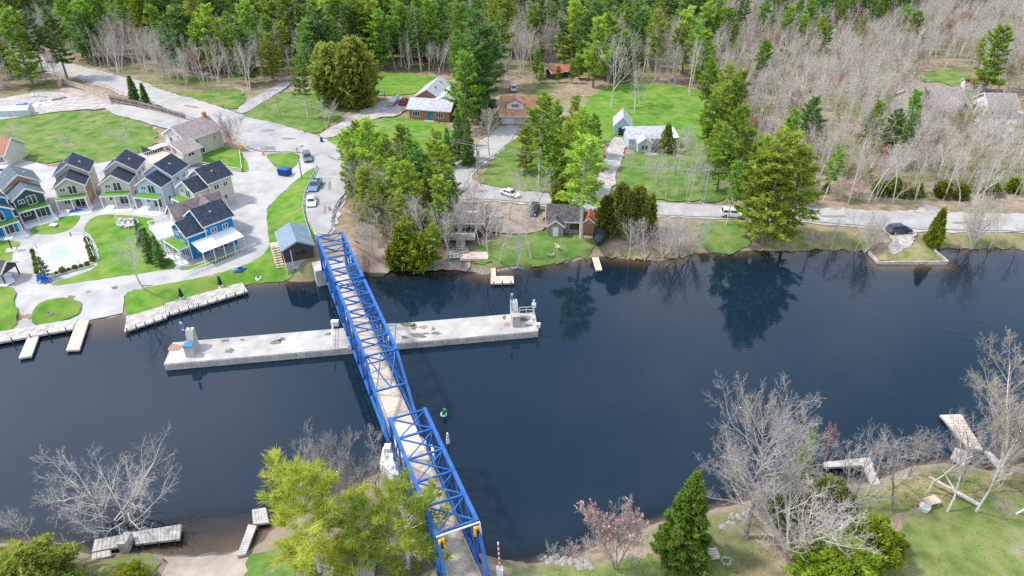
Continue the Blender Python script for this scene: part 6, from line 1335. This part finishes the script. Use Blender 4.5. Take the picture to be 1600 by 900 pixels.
for k, (bs, tp, lab) in enumerate((((1352,393),318,'leafless shore tree just west of the gravel point'),((1338,386),330,'thin leafless shore tree west of the gravel point'),((1518,388),292,'tall leafless shore tree east of the small bright cedar'),((1545,388),325,'leafless shore tree near the eastern edge'),((1500,388),330,'slim leafless shore tree beside the small bright cedar'),((1298,388),340,'low leafless shore tree on the dry bank'),((1262,388),345,'short leafless shore tree east of the yellow green pines'),((1590,386),335,'leafless shore tree at the eastern frame edge'))):
    at('bare' if k not in (0, 2) else 'bigbare3', k, bs, tp, 'bare_tree', lab, 'bare tree', sx=1.0, cmat='twig')
# lawns of the resort and the junction
at('bigbare3', 0, (363, 232), 170, 'maple_tree', 'fan shaped leafless tree with reddish twigs beside the big beige house', 'maple', sx=.95, cmat='redtwig')
for k, (bs, tp, lab) in enumerate((((213,161),120,'taller pointed cedar between the main road and the grey brown fence'),((230,166),131,'shorter pointed cedar between the main road and the grey brown fence'))): at('pointed', k, bs, tp, 'cedar_tree', lab, 'cedar')
at('bare', 3, (226, 453), 352, 'bare_tree', 'fine twigged leafless tree standing alone on the waterfront lawn', 'bare tree', sx=1.15)
for k, (bs, tp, lab) in enumerate((((223,384),345,'smaller dark spruce at the fire pit'),((240,408),356,'dark spruce between the fire pit and the awning cottage, middle'),((254,416),368,'dark spruce nearest the awning cottage'))): at('spruce', k, bs, tp, 'spruce_tree', lab, 'spruce', 'spruces by the fire pit', cmat='n_dark', sx=1.15)
at('pine', 1, (74, 436), 402, 'pine_tree', 'small open pine at the river corner of the swimming pool', 'pine', sx=.9, cmat='n_dark')
for k, (bs, tp, lab) in enumerate((((106,248),200,'leafless tree on the rough lawn behind the wooden sided cottage'),((200,238),188,'thin leafless tree on the rough lawn near the big beige house'),((28,240),190,'thin tree on the rough lawn near the white house'))): at('bare', k+1, bs, tp, 'bare_tree', lab, 'bare tree', sx=1.3)
for k, (bs, tp, lab) in enumerate((((418,180),130,'leafless tree on the northern lawn, westernmost'),((427,177),134,'slim leafless tree on the northern lawn beside the utility pole'),((511,203),150,'low leafless tree on the northern lawn near the brick house drive'),((470,170),126,'leafless tree on the northern lawn beside the tall birch'),((535,165),130,'low leafless tree in front of the big dark cedars'))): at('bare', k, bs, tp, 'bare_tree', lab, 'bare tree', sx=1.1)
at('tallpine', 1, (482, 186), 84, 'pine_tree', 'tall green crowned tree with pale stems on the northern lawn', 'pine', cmat='n_spruce')
for k, (bs, tp, lab) in enumerate((((522,166),72,'great dark olive cedar of the northern lawn, western'),((562,168),64,'great dark olive cedar of the northern lawn, eastern'),((543,156),80,'great dark olive cedar of the northern lawn, rear'))): at('cedar', (0, 2, 1)[k], bs, tp, 'cedar_tree', lab, 'cedar', 'great cedars', sx=1.0, cmat='n_cedar')
for k, (bs, tp, cm) in enumerate((((738,192),95,'n_pine'),((728,204),84,'n_pine'),((745,195),50,'n_dark'),((748,188),20,'n_dark'),((744,176),35,'n_dark'),((768,142),40,'n_dark'),((742,178),60,'n_pine'),((735,160),72,'n_pine'))):
    at('pine', k, bs, tp, 'pine_tree', 'big dense pine in the stand between the brick and orange roofed houses', 'pine', 'pines between the two houses', cmat=cm, sx=.95)
for k, (bs, tp) in enumerate((((846,130),98),((872,129),104),((893,130),96),((905,124),80),((838,122),78))): at('pine', k, bs, tp, 'pine_tree', ['small pine in front of the western red roofed cabin','small pine between the two red roofed cabins','small pine in front of the eastern red roofed cabin','pine just east of the red roofed cabins','pine just west of the red roofed cabins'][k], 'pine', cmat='n_pine')
at('bare', 5, (955, 170), 50, 'bare_tree', 'tall pale leafless tree at the northwest corner of the big lawn', 'bare tree'); at('birch', 0, (992, 178), 108, 'birch_tree', 'birch on the big lawn with a thin reddish crown', 'birch')
at('birch', 2, (1000, 165), 88, 'birch_tree', 'birch at the back of the big lawn', 'birch'); at('budding', 2, (1005, 166), 100, 'budding_tree', 'reddish budding tree at the back of the big lawn', 'tree')
at('cedar', 3, (1040, 238), 195, 'cedar_tree', 'olive cedar in front of the low grey house', 'cedar', sx=.9)
at('birch', 1, (1076, 150), 55, 'birch_tree', 'white clump birch at the northeast corner of the big lawn', 'birch')
for k, (bs, sz, mt) in enumerate((((1372,305),3.2,'n_cedar'),((1392,303),3.6,'n_cedar'),((1412,308),3.0,'bud'),((1432,306),2.8,'n_cedar'),((1470,308),3.4,'n_hedge'),((1500,310),3.0,'n_cedar'),((1545,305),3.2,'n_cedar'),((1290,300),2.0,'n_cedar'),((1265,310),2.2,'bud'),((1582,300),3.0,'n_hedge'))):
    plant('cedar', k, W(*bs), sz, 'evergreen_shrub', 'olive evergreen shrub in the row behind the lake road', 'shrub', 'shrubs behind the lake road', sx=1.5, cmat=mt)
for k, (x, y, s) in enumerate(((990,270,5.5),(1010,262,6),(1025,285,7),(1050,270,7.5),(1070,262,8),(1085,285,7),(1060,300,7.5),(1040,310,7),(1075,318,6.5),(1020,300,6),(1095,300,6))):
    plant('bare', k, W(x, y), s+2, 'bare_tree', 'thin leafless tree in the thicket east of the gravel drive', 'bare tree', 'thicket below the grey house')
for i, (t_, L_, w_) in enumerate(BEDS):
    for k in range(int(L_/.9)):
        o = Vector((-L_/2+.5+k*.9, 0, .3)); q = t_.matrix_basis @ o
        plant('nearcedar', k, q, random.uniform(.5, .95), 'pool_shrub', 'small evergreen shrub in a pool planting bed', 'shrub', 'shrubs around the pool', sx=random.uniform(.8, 1.1), cmat='n_cedar' if k % 2 else 'n_dark')
for bs in ((748,288),(752,300),(743,300)): plant('maple', 0, W(*bs), 1.8, 'dogwood_shrub', 'low red twigged shrub at the foot of the lane utility pole', 'shrub', 'red shrubs by the lane pole', sx=1.6)

# ------------------------------------------------------------------ the woods
BX = [(-200,150),(-60,150),(40,140),(90,128),(150,122),(205,120),(235,127),(285,143),(330,138),(372,132),(398,148),(450,122),(500,130),(560,108),(640,112),(705,120),(720,150),(790,140),(850,104),(905,112),(928,150),(965,132),(1080,138),(1130,165),(1150,300),(1160,312),(1240,318),(1430,322),(1600,326),(1800,334),(1800,-30),(-200,-30)]
HOLES = [[(-220,20),(-60,62),(50,82),(95,92),(180,115),(215,124),(190,137),(90,119),(30,106),(-60,98),(-220,82)],[(385,160),(400,140),(448,118),(470,130),(420,160)],[(1418,192),(1412,162),(1430,120),(1445,105),(1500,106),(1535,122),(1548,148),(1600,155),(1700,170),(1700,196),(1600,193),(1520,193)],[(892,127),(856,126),(855,117),(890,115)]]
xs = []; st = 3.1
for yy in np.arange(116, 352, st*.9):
    for xx in np.arange(-.78*yy-14, .78*yy+14, st):
        xs.append((xx+RG.uniform(-1.5, 1.5), yy+RG.uniform(-1.5, 1.5)))
xs = np.array(xs); dd = CAM_H-1.3
pf_ = xs[:, 1]*_c+dd*_s; ppx = 800+F_PX*xs[:, 0]/pf_; ppy = 450-F_PX*(xs[:, 1]*_s-dd*_c)/pf_
ok = inside(ppx, ppy, BX)
for h in HOLES: ok &= ~inside(ppx, ppy, h)
xs, ppx, ppy = xs[ok], ppx[ok], ppy[ok]
# the pine share falls from the north-west to the north-east woods
cl = .5+.5*np.sin(xs[:, 0]*.07+2*np.sin(xs[:, 1]*.05))*np.cos(xs[:, 1]*.06+1.3*np.sin(xs[:, 0]*.04))
share = np.where(ppx < 1110, .09+.29*cl, .012+.06*(cl > .8)+.20*(ppy < 85)*(ppx < 1440)*cl)
rnd = RG.uniform(0, 1, len(xs)); dens = RG.uniform(0, 1, len(xs))
kind = np.where(rnd < share, 0, np.where(rnd < share+np.where(ppx > 1110, .13, .17), 1, np.where(rnd < share+np.where(ppx > 1110, .36, .22), 2, 3)))
keep = np.where(ppx < 1110, np.where(kind == 0, dens < .6, dens < .66), dens < .74)
xs, ppx, ppy, kind = xs[keep], ppx[keep], ppy[keep], kind[keep]
o_ = np.argsort(xs[:, 1]); xs, ppx, ppy, kind = xs[o_], ppx[o_], ppy[o_], kind[o_]
zs = H(xs[:, 0], xs[:, 1])
SP = [('pine_tree', 'pine', 'north', 215), ('birch_tree', 'birch', '', 270), ('budding_tree', 'tree', '', 230), ('bare_tree', 'bare tree', '', 225)]
LBL = {0: 'green pine rising out of the woods beyond the houses', 1: 'white stemmed birch in the woods behind the houses and the lake road', 2: 'pale budding tree in the woods behind the houses and the lake road', 3: 'grey leafless tree in the woods behind the houses and the lake road'}
def woods_label(kd, px_, py_, h, cm):
    wh = 'beside the main road in the north west' if px_ < 400 else 'behind the northern lawn and its cedars' if px_ < 620 else 'behind the brick and orange roofed houses' if px_ < 900 else 'behind the big lawn' if px_ < 1140 else ('above the lake road east of the pines' if py_ > 190 else 'far back in the eastern woods') if px_ < 1400 else 'around the two woodland houses in the east'
    hm_ = (17, 12, 10, 11)[kd]; sz = 'tall' if h > hm_*1.08 else 'short' if h < hm_*.9 else 'mid sized'
    what = {0: {None: 'green', 'n_dark': 'dark green', 'n_spruce': 'fresh green', 'n_lime': 'yellow green'}.get(cm, 'green')+' pine', 1: 'white stemmed birch', 2: 'pale budding tree', 3: 'grey leafless tree'}[kd]
    return '%s %s %s' % (sz, what, wh)
rest = {0: [], 1: [], 2: [], 3: []}; cnt = [0]*4
for (x, y), px_, py_, kd, z in zip(xs, ppx, ppy, kind, zs):
    far = y > 240
    h = {0: random.uniform(13, 21), 1: random.uniform(9, 14.5), 2: random.uniform(7.5, 12), 3: random.uniform(9, 15)}[kd]
    if px_ > 1110 and kd: h *= .86
    if kd == 0 and px_ > 1110: h *= .72
    vis = -60 < px_ < 1660 and py_ > -5
    if vis and cnt[kd] < SP[kd][3]:
        cnt[kd] += 1; nm, ct = SP[kd][:2]
        key = {0: 'pine' if random.random() < .62 else 'tallpine', 1: 'birch', 2: 'budding', 3: 'forestbare' if random.random() < .55 else 'bare'}[kd]
        if kd == 2 and random.random() < .12: key = 'maple'
        cm = (None, 'n_dark', 'n_dark', 'n_spruce', None, 'n_lime')[random.randrange(6)] if kd == 0 else None
        plant(key, random.randrange(6), (x, y, z-.05), h, nm, woods_label(kd, px_, py_, h, cm), ct, 'woods', cmat=cm, tilt=(random.gauss(0, .05), random.gauss(0, .05)))
    else: rest[kd].append((x, y, z-.05, h))
def instancer(name, sources, pts, mat_over=None):
    """one object: copies of the source trees on a cloud of points"""
    N = len(pts); pts = np.array(pts); me = bpy.data.meshes.new(name); me.vertices.add(N); me.vertices.foreach_set('co', pts[:, :3].astype(np.float32).ravel())
    for nm, ty, v in (('idx', 'INT', RG.integers(0, len(sources), N)), ('rot', 'FLOAT', RG.uniform(0, 6.28, N)), ('sc', 'FLOAT', pts[:, 3])):
        a = me.attributes.new(nm, ty, 'POINT'); a.data.foreach_set('value', v.astype(np.int32 if ty == 'INT' else np.float32))
    o = link(name, me); tag(o, kind='stuff')
    ng = bpy.data.node_groups.new(name, 'GeometryNodeTree'); ng.interface.new_socket('Geometry', in_out='INPUT', socket_type='NodeSocketGeometry'); ng.interface.new_socket('Geometry', in_out='OUTPUT', socket_type='NodeSocketGeometry')
    gi = ng.nodes.new('NodeGroupInput'); go = ng.nodes.new('NodeGroupOutput'); ip = ng.nodes.new('GeometryNodeInstanceOnPoints'); jn = ng.nodes.new('GeometryNodeJoinGeometry')
    for s in sources:
        oi = ng.nodes.new('GeometryNodeObjectInfo'); oi.inputs['Object'].default_value = s; oi.inputs['As Instance'].default_value = True
        ng.links.new(oi.outputs['Geometry'], jn.inputs['Geometry'])
    def at_(n, ty): a = ng.nodes.new('GeometryNodeInputNamedAttribute'); a.data_type = ty; a.inputs['Name'].default_value = n; return a.outputs['Attribute']
    cx = ng.nodes.new('ShaderNodeCombineXYZ'); ng.links.new(at_('rot', 'FLOAT'), cx.inputs['Z'])
    ng.links.new(gi.outputs[0], ip.inputs['Points']); ng.links.new(jn.outputs[0], ip.inputs['Instance']); ip.inputs['Pick Instance'].default_value = True
    ng.links.new(at_('idx', 'INT'), ip.inputs['Instance Index']); ng.links.new(cx.outputs[0], ip.inputs['Rotation']); ng.links.new(at_('sc', 'FLOAT'), ip.inputs['Scale'])
    ng.links.new(ip.outputs[0], go.inputs[0]); md = o.modifiers.new('scatter', 'NODES'); md.node_group = ng
    return o
def source(key, i, cmat=None):
    """a whole tree as one mesh, kept out of the scene and only used by the woods"""
    p = PROTO[key][i]; tr, cr, bd, tm, cm, bm = p['raw']; parts = [tr, cr]+([bd] if bd is not None else []); V, T = join(parts)
    mi = np.concatenate([np.full(len(q[1]), k) for k, q in enumerate(parts)])
    me = mesh_np(key+' whole', V/p['H'], T, [MT[tm], MT[cmat or cm]]+([MT[bm]] if bd is not None else []), mi)
    return bpy.data.objects.new(key+' source', me)
print('woods', cnt, [len(v) for v in rest.values()])
if rest[0]: instancer('pine_woods', [source('pine', 0), source('pine', 1, 'n_dark'), source('tallpine', 0, 'n_dark'), source('pine', 3, 'n_spruce'), source('tallpine', 1)], rest[0])
if rest[1]: instancer('birch_woods', [source('birch', i) for i in range(4)], rest[1])
if rest[2]: instancer('budding_woods', [source('budding', 0), source('budding', 1), source('budding', 2), source('maple', 0)], rest[2])
if rest[3]: instancer('bare_woods', [source('forestbare', i) for i in range(6)]+[source('bare', 0), source('bare', 3), source('bare', 2), source('bare', 4)], rest[3])
# undergrowth on the woodland floor and along the banks
up_ = []
for (x, y), px_, py_ in zip(xs, ppx, ppy):
    if py_ > 40 and random.random() < (.55 if px_ > 1110 else .4): up_.append((x+random.uniform(-2, 2), y+random.uniform(-2, 2), float(1.25), random.uniform(.9, 2.6)))
for poly, n in (([(1190,384),(1340,384),(1600,384),(1600,370),(1455,372),(1190,360)], 90), ([(560,335),(620,320),(720,400),(735,414),(600,414),(570,405)], 80), ([(960,396),(1085,390),(1085,380),(960,380)], 40), ([(850,868),(1010,832),(1000,850),(860,878)], 14), ([(1200,305),(1600,318),(1600,300),(1200,285)], 110)):
    pp_ = np.array(poly); k = 0
    while k < n:
        a, b = random.uniform(pp_[:, 0].min(), pp_[:, 0].max()), random.uniform(pp_[:, 1].min(), pp_[:, 1].max())
        if inside(np.array([a]), np.array([b]), poly)[0]: q = W(a, b); up_.append((q.x, q.y, q.z-.05, random.uniform(.5, 1.4))); k += 1
instancer('undergrowth', [source('brush', i, ('twig', 'tantwig', 'twig', 'redtwig')[i]) for i in range(4)], up_)
# tufts of grass on the near lawns and banks
tf = []
for poly, n in (([(790,900),(800,889),(960,884),(1030,860),(1115,848),(1150,905)], 250), ([(1385,905),(1420,812),(1470,780),(1600,770),(1620,905)], 250), ([(1110,845),(1300,835),(1390,830),(1380,905),(1150,905)], 400), ([(140,905),(190,870),(240,868),(252,905)], 500), ([(1280,790),(1430,748),(1600,742),(1600,766),(1400,806)], 800)):
    pp_ = np.array(poly, float); a = RG.uniform(pp_[:, 0].min(), pp_[:, 0].max(), n*3); b = RG.uniform(pp_[:, 1].min(), pp_[:, 1].max(), n*3); k = inside(a, b, poly)
    g_ = np.array([G(p, q, 1.3) for p, q in zip(a[k][:n], b[k][:n])]); tf.append(np.column_stack([g_, H(g_[:, 0], g_[:, 1])+.07]))
tf = np.concatenate(tf); V, T = sprays(RG, tf, np.tile([[0, 0, 1.]], (len(tf), 1)), .16, 5, .12, .75)
MT['tuft'] = leafmat('grass tufts', (.14,.24,.03), (.22,.3,.06), (.36,.33,.17), .25)
tag(link('grass_tufts', mesh_np('grass_tufts', V, T, [MT['tuft']])), kind='stuff')

# ------------------------------------------------------------------ labels that place each tree of a small group by its neighbours
ORD = 'nearest second third fourth fifth sixth seventh eighth ninth tenth eleventh twelfth thirteenth fourteenth fifteenth sixteenth seventeenth eighteenth nineteenth twentieth twenty-first twenty-second twenty-third twenty-fourth twenty-fifth twenty-sixth twenty-seventh twenty-eighth twenty-ninth thirtieth'.split()
def ranked(group, ref, fmt):
    by = {}
    for o in C.objects:
        if o.get('group') == group and o.get('category'): by.setdefault(o['label'], []).append(o)
    r = Vector(ref[:2])
    for lab, obs in by.items():
        if len(obs) < 2: continue
        obs.sort(key=lambda o: (o.location.xy-r).length)
        for k, o in enumerate(obs):
            if k < len(ORD): o['label'] = fmt % (ORD[k], {'pine_tree': 'feathery green pine', 'bare_tree': 'grey leafless tree', 'budding_tree': 'pale budding tree', 'cedar_tree': 'rounded cedar', 'pool_shrub': 'small shrub', 'evergreen_shrub': 'olive shrub', 'dogwood_shrub': 'red twigged shrub'}.get(o.name.split('.')[0], o['category']))
ranked('grove east of the bridge', BP(0, 0, 0), '%s %s from the far bridge end, in the grove east of the bridge')
ranked('pines by the orange roofed house', W(800, 200), '%s %s from the orange roofed house in the group beside it')
ranked('pines between the two houses', W(690, 188), '%s %s from the brick house, in the stand towards the orange roofed house')
ranked('pines east of the big lawn', W(1140, 330), '%s %s from the lake road, in the belt east of the big lawn')
ranked('shrubs behind the lake road', W(1240, 335), '%s %s from the lake road pines, in the row behind the road')
ranked('thicket below the grey house', W(960, 290), '%s %s from the gravel drive, in the thicket below the grey house')
ranked('shrubs around the pool', W(80, 440), '%s %s from the blue chairs, in a pool planting bed')
